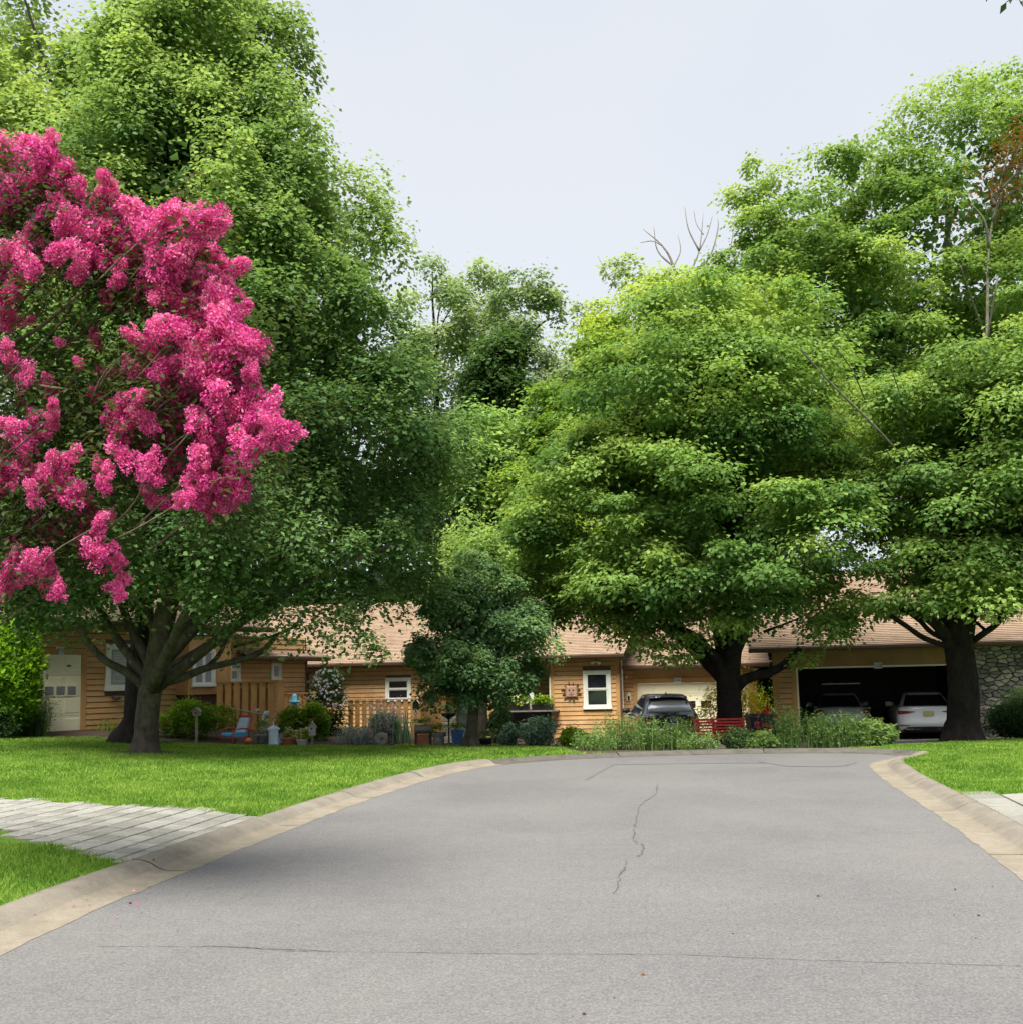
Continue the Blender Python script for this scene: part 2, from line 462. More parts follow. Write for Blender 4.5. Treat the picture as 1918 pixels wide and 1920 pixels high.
# road outline (edge of the asphalt)
EDGE_L = [(-3.35, -12), (-3.35, 0), (-3.3, 5), (-3.22, 7.2), (-3.12, 8.4), (-2.98, 9.4), (-2.85, 10.5), (-2.66, 11.8), (-2.33, 14), (-1.78, 16.9), (-1.25, 18.9), (-0.6, 20.5), (0.3, 21.5), (1.4, 22.1)]
EDGE_F = [(3.0, 22.5), (5.0, 22.6), (6.6, 22.3), (7.6, 21.7), (7.75, 20.9)]
EDGE_R = [(7.2, 20.1), (6.6, 19.2), (6.05, 17.3), (5.6, 15.4), (4.93, 12.2), (4.33, 9.6), (3.93, 7.86), (3.75, 5), (3.7, 0), (3.7, -12)]
EDGE = spline(EDGE_L + EDGE_F + EDGE_R, 6)
def poly_in(px, py, poly):
    x, y = np.asarray(px), np.asarray(py)
    ins = np.zeros(x.shape, bool)
    n = len(poly); j = n - 1
    for i in range(n):
        xi, yi, xj, yj = poly[i][0], poly[i][1], poly[j][0], poly[j][1]
        c = ((yi > y) != (yj > y)) & (x < (xj - xi) * (y - yi) / (yj - yi + 1e-12) + xi)
        ins ^= c; j = i
    return ins
def poly_dist(px, py, line):
    x, y = np.asarray(px), np.asarray(py)
    best = np.full(x.shape, 1e9)
    for i in range(len(line) - 1):
        a, b = line[i], line[i + 1]
        d = b - a; L = (d ** 2).sum()
        t = np.clip(((x - a[0]) * d[0] + (y - a[1]) * d[1]) / L, 0, 1)
        best = np.minimum(best, (x - a[0] - t * d[0]) ** 2 + (y - a[1] - t * d[1]) ** 2)
    return np.sqrt(best)
def road_d(x, y):
    """signed distance outside the asphalt edge"""
    d = poly_dist(x, y, EDGE)
    return np.where(poly_in(x, y, EDGE), -d, d)
CURB_W = 0.52
terr0 = terr
def terr(x, y):
    z = terr0(x, y); rd = road_d(x, y); t = np.clip((rd - CURB_W - 0.3) / 0.8, 0, 1)
    return np.where(rd < CURB_W + 1.1, np.minimum(z, 0.066) * (1 - t) + z * t, z)

def sheet(name, mat, outline, dz=0.006, step=0.25, kind='structure', base=None):
    """a sheet that follows the lawn, cut to a polygon"""
    import bmesh
    o = np.asarray(outline)
    x0, y0 = o.min(0); x1, y1 = o.max(0)
    bm = bmesh.new()
    f = bm.faces.new([bm.verts.new((p[0], p[1], 0)) for p in o])
    bmesh.ops.triangulate(bm, faces=[f])
    for ax, lo, hi in ((0, x0, x1), (1, y0, y1)):
        for k in np.arange(lo + step, hi, step):
            g = bm.verts[:] + bm.edges[:] + bm.faces[:]
            no = (1, 0, 0) if ax == 0 else (0, 1, 0)
            bmesh.ops.bisect_plane(bm, geom=g, plane_co=(k, 0, 0) if ax == 0 else (0, k, 0), plane_no=no)
    xy = np.array([v.co[:2] for v in bm.verts])
    zz = terr(xy[:, 0], xy[:, 1]) + dz
    for v, z in zip(bm.verts, zz): v.co.z = z
    me = bpy.data.meshes.new(name); bm.to_mesh(me); bm.free()
    me.materials.append(mat)
    ob = link(bpy.data.objects.new(name, me))
    if kind: ob['kind'] = kind
    return ob

# lawn mesh: fine grid near, coarse apron to the horizon
gx = np.concatenate([np.arange(-90, -26, 8), np.arange(-26, -9, 0.5), np.arange(-9, 14, 0.17), np.arange(14, 26.1, 0.5), np.arange(34, 91, 8)])
gy = np.concatenate([np.arange(-12, 4, 0.5), np.arange(4, 26, 0.17), np.arange(26, 60.1, 0.5), np.arange(68, 141, 8)])
GX, GY = np.meshgrid(gx, gy)
GZ = terr(GX, GY)
RD = road_d(GX, GY)
GZ = np.where(RD < CURB_W - 0.11, -0.25, GZ)
nx, ny = len(gx), len(gy)
idx = np.arange(nx * ny).reshape(ny, nx)
quads = np.stack([idx[:-1, :-1], idx[:-1, 1:], idx[1:, 1:], idx[1:, :-1]], -1).reshape(-1, 4)
def fast_mesh(name, verts, faces, mat, parent=None, smooth=False, attr=None):
    verts = np.ascontiguousarray(verts, dtype=np.float32); faces = np.ascontiguousarray(faces, dtype=np.int32)
    me = bpy.data.meshes.new(name)
    nf, k = faces.shape
    me.vertices.add(len(verts)); me.vertices.foreach_set('co', verts.ravel())
    me.loops.add(nf * k); me.loops.foreach_set('vertex_index', faces.ravel())
    me.polygons.add(nf); me.polygons.foreach_set('loop_start', np.arange(0, nf * k, k, dtype=np.int32))
    me.update(calc_edges=True)
    if smooth: me.polygons.foreach_set('use_smooth', np.ones(nf, dtype=bool))
    if attr is not None:
        a = me.attributes.new('tint', 'FLOAT', 'FACE'); a.data.foreach_set('value', np.ascontiguousarray(attr, dtype=np.float32))
    me.materials.append(mat)
    return link(bpy.data.objects.new(name, me), parent)
lawn = fast_mesh('lawn', np.stack([GX, GY, GZ], -1).reshape(-1, 3), quads, M['lawn'], smooth=True)
tag(lawn, 'gently sloping mown lawn on both sides of the road', kind='structure')
mb = MB()
mb.add([(-1500, -600, -1.2), (1500, -600, -1.2), (1500, 1500, -1.2), (-1500, 1500, -1.2)], [(0, 1, 2, 3)])
tag(mb.build('ground', M['lawn']), 'open ground reaching to the horizon', kind='structure')

# ------------------------------------------------------------------ road and curb
road = mesh_obj('road', [(p[0], p[1], 0.0) for p in EDGE], [tuple(range(len(EDGE)))[::-1]], M['asphalt'])
tag(road, 'worn grey asphalt road bending away at its far end', kind='structure')

def strip(pts, w, name, mat, parent, z=0.004, jitter=0.0):
    pts = np.asarray(pts, float); k = len(pts)
    tan = np.gradient(pts, axis=0); tan /= np.linalg.norm(tan, axis=1)[:, None]
    nor = np.stack([-tan[:, 1], tan[:, 0]], -1)
    w = np.broadcast_to(np.asarray(w, float), (k,)) * (1 + jitter * (rng.random(k) - 0.5))
    a, b = pts + nor * w[:, None] / 2, pts - nor * w[:, None] / 2
    v = [(p[0], p[1], z) for p in np.vstack([a, b])]
    return mesh_obj(name, v, [(i, i + k, i + k + 1, i + 1) for i in range(k - 1)], mat, parent)
def wander(px_pts, amp, n=10, z=0.0):
    w = np.array([flat(x, y, z)[:2] for x, y in px_pts])
    s = spline(w, n)
    return s + (rng.random(s.shape) - 0.5) * amp
crack1 = [(1232, 1470), (1228, 1490), (1205, 1505), (1196, 1520), (1190, 1545), (1188, 1570), (1192, 1582)]
crack2 = [(1192, 1582), (1203, 1583), (1206, 1592), (1198, 1605), (1192, 1606)]
crack3 = [(1173, 1610), (1171, 1628), (1161, 1645), (1158, 1662), (1147, 1682)]
for c_, w_ in ((crack1, 0.011), (crack2, 0.014), (crack3, 0.010)):
    ln = wander(c_, 0.03, 9); k = 0
    while k < len(ln) - 3:
        m_ = int(rng.integers(5, 13)); seg_ = ln[k:k + m_]
        if len(seg_) > 2: strip(seg_, w_ * (0.5 + rng.random()) * np.sin(np.linspace(0.25, 2.9, len(seg_))), 'crack', M['crack'], road, 0.004, 1.2)
        k += m_ - int(rng.integers(0, 2))
strip(wander([(180, 1775), (420, 1776), (560, 1784), (760, 1786), (1000, 1789), (1250, 1790), (1500, 1800), (1918, 1812)], 0.012, 14), 0.006, 'crack', M['seam'], road, 0.004, 1.4)
strip(wander([(380, 1774), (500, 1779), (620, 1784)], 0.012, 14), 0.007, 'crack', M['crack'], road, 0.005, 1.2)
strip(wander([(1150, 1434), (1280, 1432), (1400, 1431), (1530, 1432), (1590, 1436)], 0.05, 10), 0.10, 'crack', M['seam'], road, 0.004, 1.0)
strip(wander([(1150, 1434), (1120, 1450), (1100, 1462)], 0.03, 8), 0.03, 'crack', M['seam'], road, 0.005, 1.0)
pp = spline([flat(x, y)[:2] for x, y in ((1420, 1428), (1520, 1427), (1600, 1424), (1600, 1432), (1560, 1438), (1470, 1437))], 5)
mesh_obj('patch', [(p[0], p[1], 0.006) for p in pp], [tuple(range(len(pp)))], M['patch'], road)

curb = empty('curb')
tag(curb, 'rolled concrete curb with sandy gutter around the road', kind='structure')
CPROF = [(0.0, 0.003), (0.10, 0.004), (0.20, 0.006), (0.255, 0.024), (0.325, 0.066), (0.385, 0.088), (0.45, 0.098), (0.52, 0.096), (0.52, -0.2)]
seg = np.linalg.norm(np.diff(EDGE, axis=0), axis=1); arc = np.concatenate([[0], np.cumsum(seg)])
def edge_at(s):
    return np.array([np.interp(s, arc, EDGE[:, 0]), np.interp(s, arc, EDGE[:, 1])])
s_pos = 0.0; k_ = 0
while s_pos < arc[-1] - 0.2:
    L = 2.9 + 0.3 * rng.random()
    e = min(s_pos + L, arc[-1])
    ss = np.linspace(s_pos + 0.009, e - 0.009, 25)
    mb = MB(); rings = []
    dz = (rng.random() - 0.5) * 0.008
    for s in ss:
        p = edge_at(s); t = edge_at(min(s + 0.15, arc[-1])) - edge_at(max(s - 0.15, 0)); t /= np.linalg.norm(t)
        nrm = np.array([-t[1], t[0]])
        rough = 0.006 * math.sin(s * 5.1) + 0.007 * math.sin(s * 13.7) + 0.03 * (rng.random() - 0.5)
        rings.append([(p[0] + nrm[0] * (d + (rough - 0.05 if i == 0 else 0)), p[1] + nrm[1] * (d + (rough - 0.05 if i == 0 else 0)), (z * (0.78 if edge_at((s_pos + e) / 2)[1] > 20.3 else 1.0)) + (dz if i > 2 else 0)) for i, (d, z) in enumerate(CPROF)])
    n = len(CPROF)
    verts = [p for r in rings for p in r]; faces = []; mi = []
    for i in range(len(rings) - 1):
        for j in range(n - 1):
            faces.append((i * n + j, i * n + j + 1, (i + 1) * n + j + 1, (i + 1) * n + j)[::-1]); mi.append(0 if j < 3 else 1)
    mid = edge_at((s_pos + e) / 2)
    far = mid[1] > 21.0 and mid[0] > 0.9; low = mid[1] > 20.3
    o = mesh_obj('curb_section', verts, faces, [M['curb_old'] if far else M['gutter'], M['curb_old'] if far else M['curb']], curb, True, mi)
    s_pos = e; k_ += 1

#@@HOUSES@@
# ------------------------------------------------------------------ houses
BOARD = 0.165
class House:
    def __init__(self, name, label, P0, P1, zbase):
        P0, P1 = np.array(P0[:2]), np.array(P1[:2])
        d = (P1 - P0) / np.linalg.norm(P1 - P0)
        self.P0, self.d, self.n = P0, d, np.array([-d[1], d[0]])
        self.z = zbase
        self.root = empty(name, (P0[0], P0[1], zbase), math.atan2(d[1], d[0]))
        tag(self.root, label, 'house')
    def loc(self, px, py, y=0.0):
        """local (x, z) of the point a pixel shows on the plane lying y behind the wall"""
        r = ray(px, py)
        q = self.P0 + self.n * y
        t = (q @ self.n) / (r[:2] @ self.n)
        w = r * t
        return float((w[:2] - self.P0) @ self.d), CAM_H + float(w[2]) - self.z
    def lx(self, px, py=1300, y=0.0): return self.loc(px, py, y)[0]
    def world(self, x, y, z=0.0):
        p = self.P0 + self.d * x + self.n * y
        return np.array([p[0], p[1], self.z + z])
    def box(self, name, x0, x1, y0, y1, z0, z1, mat, parent=None, bevel=0.0):
        return MB().box(x0, x1, y0, y1, z0, z1).build(name, M[mat], parent or self.root, bevel=bevel)
    def siding(self, x0, x1, z0, z1, holes=(), y=0.0, mat='siding', side=None):
        """lap boards, each its own piece; side=(xs, dirn) lays them along +y on the plane x = xs instead"""
        k = 0; z = z0
        while z < z1 - 0.02:
            zt = min(z + BOARD, z1)
            segs = [(x0, x1)]
            for (hx0, hx1, hz0, hz1) in holes:
                if hz0 < zt - 0.01 and hz1 > z + 0.01:
                    segs = [s for a, b in segs for s in ((a, min(b, hx0)), (max(a, hx1), b)) if s[1] - s[0] > 0.03]
            for a, b in segs:
                th = 0.036
                if side is None:
                    prof = [(y, z + 0.02), (y - th, z + 0.02), (y - th + 0.003, z + 0.03), (y - 0.014, zt), (y, zt)]
                    v = [(xx, q[0], q[1]) for xx in (a, b) for q in prof]
                else:
                    xs, sg = side
                    prof = [(xs, z + 0.02), (xs + sg * th, z + 0.02), (xs + sg * (th - 0.003), z + 0.03), (xs + sg * 0.014, zt), (xs, zt)]
                    v = [(q[0], yy, q[1]) for yy in (a, b) for q in prof]
                n = 5
                f = [(0, 1, 2, 3, 4), (9, 8, 7, 6, 5)] + [(i, i + n, (i + 1) % n + n, (i + 1) % n) for i in range(n)]
                mesh_obj('siding_board', v, f, M[mat], self.root)
            z += BOARD; k += 1
    def window(self, x0, x1, z0, z1, y=0.0, trim=0.10, style='double', depth=0.05, pane='glass', sash=0.055):
        mb = MB(); yf = y - 0.036 - depth
        mb.cbox(x0, x1, yf, y, z1 - trim, z1, 0.008); mb.cbox(x0 - 0.02, x1 + 0.02, yf - 0.02, y, z0, z0 + trim, 0.008)
        mb.cbox(x0, x0 + trim, yf + 0.002, y, z0 + trim, z1 - trim, 0.008); mb.cbox(x1 - trim, x1, yf + 0.002, y, z0 + trim, z1 - trim, 0.008)
        w = mb.build('window', M['white'], self.root)
        xa, xb, za, zb = x0 + trim, x1 - trim, z0 + trim, z1 - trim
        ys = yf + 0.025
        sb = MB()
        zm = (za + zb) / 2 + 0.02
        if style == 'double':
            parts = [(xa, xb, za, zm), (xa, xb, zm, zb)]
        elif style == 'casement':
            xm = (xa + xb) / 2; parts = [(xa, xm, za, zb), (xm, xb, za, zb)]
        else:
            parts = [(xa, xb, za, zb)]
        for i, (a, b, c, d) in enumerate(parts):
            o_ = 0.012 if (style == 'double' and i == 1) else 0
            sb.box(a, b, ys - o_, ys + 0.03, c, c + sash); sb.box(a, b, ys - o_, ys + 0.03, d - sash * 0.7, d)
            sb.box(a, a + sash, ys - o_ + 0.001, ys + 0.03, c + sash, d - sash * 0.7); sb.box(b - sash, b, ys - o_ + 0.001, ys + 0.03, c + sash, d - sash * 0.7)
            MB().box(a + sash - 0.005, b - sash + 0.005, ys + 0.016, ys + 0.022, c + sash - 0.005, d - sash * 0.7 + 0.005).build('pane', M[pane], w)
        sb.build('sash', M['white'], w)
        return w, (xa, xb, za, zb, ys)
    def roof(self, x0, x1, y0, z0, y1, z1, xr0=None, xr1=None, name='roof', th=0.02):
        """shingle courses from the eave (y0, z0) to the ridge (y1, z1); xr are the ends at the ridge"""
        xr0 = x0 if xr0 is None else xr0; xr1 = x1 if xr1 is None else xr1
        L = math.hypot(y1 - y0, z1 - z0); n = max(2, int(L / 0.14))
        dy, dz = (y1 - y0) / L, (z1 - z0) / L
        ny_, nz_ = -dz, dy
        v, f, uv = [], [], []
        for i in range(n):
            a, b = i / n, (i + 1) / n + 0.02 / L
            for (t, lift) in ((a, 0.0), (a, th), (b, 0.002)):
                for xx in (x0 + (xr0 - x0) * t, x1 + (xr1 - x1) * t):
                    v.append((xx, y0 + (y1 - y0) * t + ny_ * lift, z0 + (z1 - z0) * t + nz_ * lift))
                    uv.append((xx, t * L))
            k = 6 * i
            f += [(k, k + 1, k + 3, k + 2), (k + 2, k + 3, k + 5, k + 4)]
        k = len(v)
        v += [(x0, y0, z0 - 0.02), (x1, y0, z0 - 0.02), (xr1, y1, z1 - 0.02), (xr0, y1, z1 - 0.02), (xr1, y1 + (y1 - y0), z0), (xr0, y1 + (y1 - y0), z0), (xr0, y1, z1 + 0.02), (xr1, y1, z1 + 0.02)]
        uv += [(0, 0)] * 8
        f += [(k, k + 3, k + 2, k + 1), (k + 6, k + 7, k + 4, k + 5)]
        o = mesh_obj(name, v, f, M['shingle'], self.root)
        ul = o.data.uv_layers.new(name='UVMap')
        li = np.empty(len(o.data.loops), dtype=np.int32); o.data.loops.foreach_get('vertex_index', li)
        ul.data.foreach_set('uv', np.array(uv, dtype=np.float32)[li].ravel())
        return o
    def eave(self, x0, x1, y, z, depth=0.4):
        """fascia with a half-round gutter and a soffit back to the wall"""
        self.box('soffit', x0, x1, y + 0.03, y + depth + 0.05, z - 0.13, z - 0.11, 'fascia')
        self.box('fascia', x0, x1, y + 0.005, y + 0.028, z - 0.16, z - 0.025, 'fascia')
        mb = MB()
        ring = lambda x: [(x, y - 0.10, z - 0.005), (x, y - 0.115, z - 0.02), (x, y - 0.10, z - 0.10), (x, y - 0.06, z - 0.13), (x, y, z - 0.13), (x, y, z - 0.005), (x, y - 0.01, z - 0.005), (x, y - 0.01, z - 0.115), (x, y - 0.055, z - 0.115), (x, y - 0.09, z - 0.09), (x, y - 0.10, z - 0.02)]
        mb.loft([ring(x0), ring(x1)])
        return mb.build('gutter', M['gutter_brown'], self.root)
    def garage_door(self, x0, x1, z0, z1, y=0.10, rows=4, winrow=None, wins=()):
        d = empty_child('garage_door', self.root)
        h = (z1 - z0) / rows
        for r_ in range(rows):
            a, b = z0 + r_ * h + 0.004, z0 + (r_ + 1) * h - 0.004
            mb = MB(); mb.box(x0, x1, y, y + 0.04, a, b)
            nP = max(2, int(round((x1 - x0) / 0.61)))
            pw = (x1 - x0) / nP
            for i in range(nP):
                mb.cbox(x0 + i * pw + 0.05, x0 + (i + 1) * pw - 0.05, y - 0.010, y + 0.001, a + 0.07, b - 0.07, 0.009)
            mb.build('door_panel', M['cream'], d)
        for (a, b, c, e) in wins:
            mb = MB(); t = 0.03
            mb.box(a - t, b + t, y - 0.022, y - 0.009, e, e + t); mb.box(a - t, b + t, y - 0.022, y - 0.009, c - t, c)
            mb.box(a - t, a, y - 0.022, y - 0.009, c, e); mb.box(b, b + t, y - 0.022, y - 0.009, c, e)
            w = mb.build('door_window', M['cream'], d)
            MB().box(a, b, y - 0.016, y - 0.011, c, e).build('pane', M['glass'], w)
        return d
def empty_child(name, parent):
    o = bpy.data.objects.new(name, None); o.empty_display_size = 0.1
    return link(o, parent)

def text_obj(body, size, name, mat, parent, loc, rot=(R(90), 0, 0)):
    c = bpy.data.curves.new(name, 'FONT'); c.body = body; c.size = size; c.extrude = 0.001; c.align_x = 'CENTER'; c.align_y = 'CENTER'
    o = bpy.data.objects.new(name, c); o.data.materials.append(mat); o.location = loc; o.rotation_euler = rot
    link(o, parent)
    dg = bpy.context.evaluated_depsgraph_get()
    me = bpy.data.meshes.new_from_object(o.evaluated_get(dg))
    o2 = bpy.data.objects.new(name, me); o2.location = loc; o2.rotation_euler = rot
    bpy.data.objects.remove(o)
    o2.name = name
    return link(o2, parent)
M['ink'] = plain('sign_ink', (0.05, 0.06, 0.10), 0.6)
M['plate_white'] = plain('sign_white', (0.45, 0.47, 0.51), 0.5, var=0.05)
def number_sign(H, px, py, txt, w=0.32, h=0.20, y=-0.03):
    x, z = H.loc(px, py)
    s = MB().cbox(x - w / 2, x + w / 2, y - 0.015, y, z - h / 2, z + h / 2, 0.006).build('number_plaque', M['plate_white'], H.root)
    text_obj(txt, 0.15, 'numerals', M['ink'], s, (x, y - 0.0165, z))

# ---- house on the left, running back along the lawn
zL = 0.52
HL = House('brown_house', 'brown cedar house with cream single garage door behind the large left tree', at(40, 1300, 28.0), at(575, 1300, 36.7), zL)
xd1, zt = HL.loc(153, 1231); xd0 = xd1 - 2.75; zt = 2.2
xw0, xw1 = HL.lx(196), HL.lx(298); zw0, zw1 = HL.loc(200, 1296)[1], HL.loc(200, 1207)[1]
xb0, xb1 = HL.lx(330), HL.lx(408); xe = HL.lx(575)
ze1, ze2 = 3.0, HL.loc(575, 1240)[1]
HL.box('wall', xd0 - 1.6, xe, 0.002, 0.2, -0.5, ze1 - 0.1, 'gutter_brown')
HL.box('wall', xe - 0.2, xe - 0.003, 0.2, 9.0, -0.5, ze2, 'gutter_brown')
HL.siding(xd1 + 0.16, xe - 0.08, 0.0, ze1 - 0.1, [(xw0, xw1, zw0, zw1), (xb0 + 0.02, xb1 - 0.02, 0.75, 3.0)])
HL.siding(xd0 - 1.6, xd1 + 0.16, zt + 0.17, ze1 - 0.1)
HL.box('door_trim', xd1, xd1 + 0.16, -0.045, 0.0, -0.3, zt + 0.01, 'trimwood'); HL.box('door_trim', xd0 - 0.16, xd1 + 0.16, -0.043, 0.0, zt + 0.01, zt + 0.17, 'trimwood')
HL.box('corner_board', xe - 0.08, xe + 0.025, -0.04, 0.05, -0.4, ze2, 'gutter_brown')
wx = [HL.loc(px, 1288) for px in (92, 113, 134)]
HL.garage_door(xd0, xd1, -0.1, zt, -0.02, 4, None, [(x_ - 0.13, x_ + 0.13, 1.05, 1.30) for x_, _ in wx] + [(wx[0][0] - 0.67 - 0.13, wx[0][0] - 0.67 + 0.13, 1.05, 1.30)])
number_sign(HL, 114, 1220, '110', 0.17, 0.22, -0.05)
w_, (xa, xb, za, zb, ys) = HL.window(xw0, xw1, zw0, zw1, trim=0.13, style='casement', pane='blind')
for half in range(2):     # plantation shutters
    c0 = xa + half * (xb - xa) / 2 + 0.10; c1 = c0 + (xb - xa) / 2 - 0.2
    for k in range(11):
        zz = za + 0.12 + k * (zb - za - 0.2) / 11
        MB().add([(c0, ys + 0.012, zz), (c1, ys + 0.012, zz), (c1, ys - 0.008, zz + 0.06), (c0, ys - 0.008, zz + 0.06), (c0, ys + 0.016, zz + 0.01), (c1, ys + 0.016, zz + 0.01), (c1, ys - 0.004, zz + 0.068), (c0, ys - 0.004, zz + 0.068)],
                 [(0, 1, 2, 3), (7, 6, 5, 4), (0, 4, 5, 1), (3, 2, 6, 7)]).build('shutter_slat', M['shutter'], w_)
# box bay
zb0, zb1 = HL.loc(385, 1296)[1], HL.loc(385, 1196)[1]
bay = HL.box('bay', xb0, xb1, -0.62, -0.0, zb0, zb1, 'siding')
HL.box('bay_corner', xb0 - 0.02, xb0 + 0.09, -0.645, -0.6, zb0, zb1, 'trimwood'); HL.box('bay_corner', xb1 - 0.09, xb1 + 0.02, -0.645, -0.6, zb0, zb1, 'trimwood')
HL.box('bay_floor', xb0 - 0.02, xb1 + 0.02, -0.65, 0.0, zb0 - 0.10, zb0 - 0.002, 'trimwood'); HL.box('bay_base', xb0 + 0.1, xb1 - 0.25, -0.5, 0.0, zb0 - 0.55, zb0 - 0.102, 'gutter_brown')
HL.window(HL.lx(360, 1260, -0.62), HL.lx(403, 1260, -0.62), HL.loc(380, 1288, -0.62)[1], HL.loc(380, 1217, -0.62)[1], y=-0.60, trim=0.09, style='casement', pane='blind')
HL.window(HL.lx(427), HL.lx(449), HL.loc(438, 1280)[1], HL.loc(438, 1235)[1], trim=0.08, pane='blind')
HL.window(HL.lx(507), HL.lx(526), HL.loc(516, 1275)[1], HL.loc(516, 1243)[1], trim=0.07, style='single', pane='blind')
xs_ = HL.lx(488)
HL.roof(xd0 - 2.2, xs_, -0.62, ze1 + 0.16, 5.0, ze1 + 2.6); HL.eave(xd0 - 2.2, xs_, -0.62, ze1 + 0.16, 0.62)
HL.roof(xs_ - 1.0, xe + 0.55, -0.55, ze2 + 0.14, 5.2, ze2 + 2.5, name='roof'); HL.eave(xs_ - 1.0, xe + 0.55, -0.55, ze2 + 0.14, 0.55)
mb = MB(); g_ = xe + 0.40
mb.tube(spline([(g_, -0.6, ze2 + 0.02), (g_, -0.58, ze2 - 0.12), (xe + 0.06, -0.08, ze2 - 0.45), (xe + 0.05, -0.07, ze2 - 0.6), (xe + 0.05, -0.07, -0.3)], 5), 0.04, 8)
mb.build('downspout', M['gutter_brown'], HL.root, True)
mb = MB(); c_ = HL.loc(216, 1306)     # small ornament under the shuttered window
mb.tube([(c_[0] - 0.1, -0.06, c_[1] + 0.12), (c_[0], -0.06, c_[1] + 0.16), (c_[0] + 0.1, -0.06, c_[1] + 0.12)], 0.014, 6)
mb.lathe([(0.02, -0.08), (0.12, -0.05), (0.15, 0.02), (0.13, 0.04)], (c_[0], -0.12, c_[1] - 0.02), 10)
mb.build('hanging_basket', M['bark_pale'], HL.root)
# stone pier left of the door is built with the stones further down

# ---- middle house: recessed left wing, projecting room, garage
zM = -0.42
HM = House('tan_house', 'tan cedar house with sun plaque and double garage behind the dark hatchback', at(560, 1300, 40.5), at(1160, 1300, 38.6), zM)
xA0, xA1 = HM.lx(560), HM.lx(752)
zeA = HM.loc(650, 1254)[1]
HM.box('wall', xA0 - 2.5, xA1, 0.002, 0.2, -0.4, zeA + 0.1, 'gutter_brown')
wa0, wa1, wz0, wz1 = HM.lx(724), HM.lx(772), HM.loc(730, 1316)[1], HM.loc(730, 1271)[1]
HM.siding(xA0 - 2.5, xA1 + 1.5, 0.0, zeA + 0.05, [(wa0, wa1, wz0, wz1)])
HM.box('wall', xA1, xA1 + 1.5, 0.002, 0.2, -0.4, zeA + 0.1, 'gutter_brown')
HM.window(wa0, wa1, wz0, wz1, trim=0.10)
HM.roof(xA0 - 3.0, HM.lx(1000), -0.5, zeA + 0.2, 5.4, zeA + 3.0); HM.eave(xA0 - 3.0, HM.lx(800), -0.5, zeA + 0.2, 0.5)
# recessed entry
xE0, xE1 = xA1 + 1.5, HM.lx(1038)
HM.box('wall', xE0, xE1, 1.2, 1.4, -0.4, zeA + 0.3, 'gutter_brown')
HM.siding(xE0, xE1, 0.0, zeA + 0.2, [(HM.lx(852, 1330, 1.2), HM.lx(918, 1330, 1.2), -1, 2.15)], y=1.2)
dx0, dx1 = HM.lx(860, 1330, 1.2), HM.lx(912, 1330, 1.2)
door = HM.box('door', dx0, dx1, 1.16, 1.2, -0.05, 2.05, 'metal_dk')
M['door_grey'] = plain('storm_door', (0.075, 0.085, 0.095), 0.4, var=0.1)
door.data.materials.clear(); door.data.materials.append(M['door_grey'])
MB().box(dx0 + 0.18, dx1 - 0.18, 1.145, 1.158, 0.95, 1.85).build('pane', M['blind'], door)
MB().lathe([(0.012, 0), (0.03, 0.01), (0.03, 0.04), (0.01, 0.05)], (dx1 - 0.08, 1.12, 0.95), 8).build('handle', M['metal_gr'], door)
HM.box('post', HM.lx(916), HM.lx(928), -0.3, -0.12, -0.2, zeA, 'trimwood')
# projecting room: front plane lies 0 behind the measuring plane at its right end
xB0, xB1 = HM.lx(1034), HM.lx(1161)
yB = -0.35
xB0, xB1 = HM.lx(1034, 1300, yB), HM.lx(1161, 1300, yB)
zeB = HM.loc(1100, 1238, yB)[1]
HM.box('wall', xB0, xB1, yB + 0.002, yB + 5.0, -0.4, zeB + 0.1, 'gutter_brown')
bw = (HM.lx(1093, 1290, yB), HM.lx(1145, 1290, yB), HM.loc(1118, 1330, yB)[1], HM.loc(1118, 1257, yB)[1])
HM.siding(xB0 + 0.1, xB1 - 0.12, 0.0, zeB + 0.05, [bw], y=yB)
HM.box('corner_board', xB0 - 0.03, xB0 + 0.1, yB - 0.04, yB + 0.1, -0.3, zeB + 0.06, 'trimwood'); HM.box('corner_board', xB1 - 0.12, xB1 + 0.03, yB - 0.04, yB + 0.1, -0.3, zeB + 0.06, 'trimwood')
HM.window(*bw, y=yB, trim=0.12)
HM.siding(yB + 0.1, yB + 2.6, 0.0, zeB, side=(xB1, 1))
w2 = MB().box(xB1 + 0.026, xB1 + 0.07, yB + 0.35, yB + 0.47, bw[2], bw[3]).box(xB1 + 0.026, xB1 + 0.07, yB + 1.3, yB + 1.42, bw[2], bw[3]).box(xB1 + 0.026, xB1 + 0.068, yB + 0.47, yB + 1.3, bw[3] - 0.12, bw[3]).box(xB1 + 0.026, xB1 + 0.085, yB + 0.47, yB + 1.3, bw[2], bw[2] + 0.12).build('window', M['white'], HM.root)
MB().box(xB1 + 0.03, xB1 + 0.04, yB + 0.47, yB + 1.3, bw[2] + 0.12, bw[3] - 0.12).build('pane', M['glass'], w2)
HM.roof(HM.lx(985, 1235, yB - 0.5), HM.lx(1169, 1235, yB - 0.5), yB - 0.5, zeB + 0.2, yB + 4.6, zeB + 2.75, None, HM.lx(1169, 1235, yB - 0.5) + 0.9)
HM.eave(HM.lx(985, 1235, yB - 0.5), HM.lx(1169, 1235, yB - 0.5), yB - 0.5, zeB + 0.2, 0.5)
mb = MB(); fl = HM.loc(1116, 1241, yB - 0.1)
for dx in (-0.10, 0.10):
    mb.tube([(fl[0], yB - 0.06, fl[1]), (fl[0] + dx * 0.7, yB - 0.12, fl[1]), (fl[0] + dx * 1.6, yB - 0.2, fl[1] - 0.05)], [0.02, 0.04, 0.055], 8)
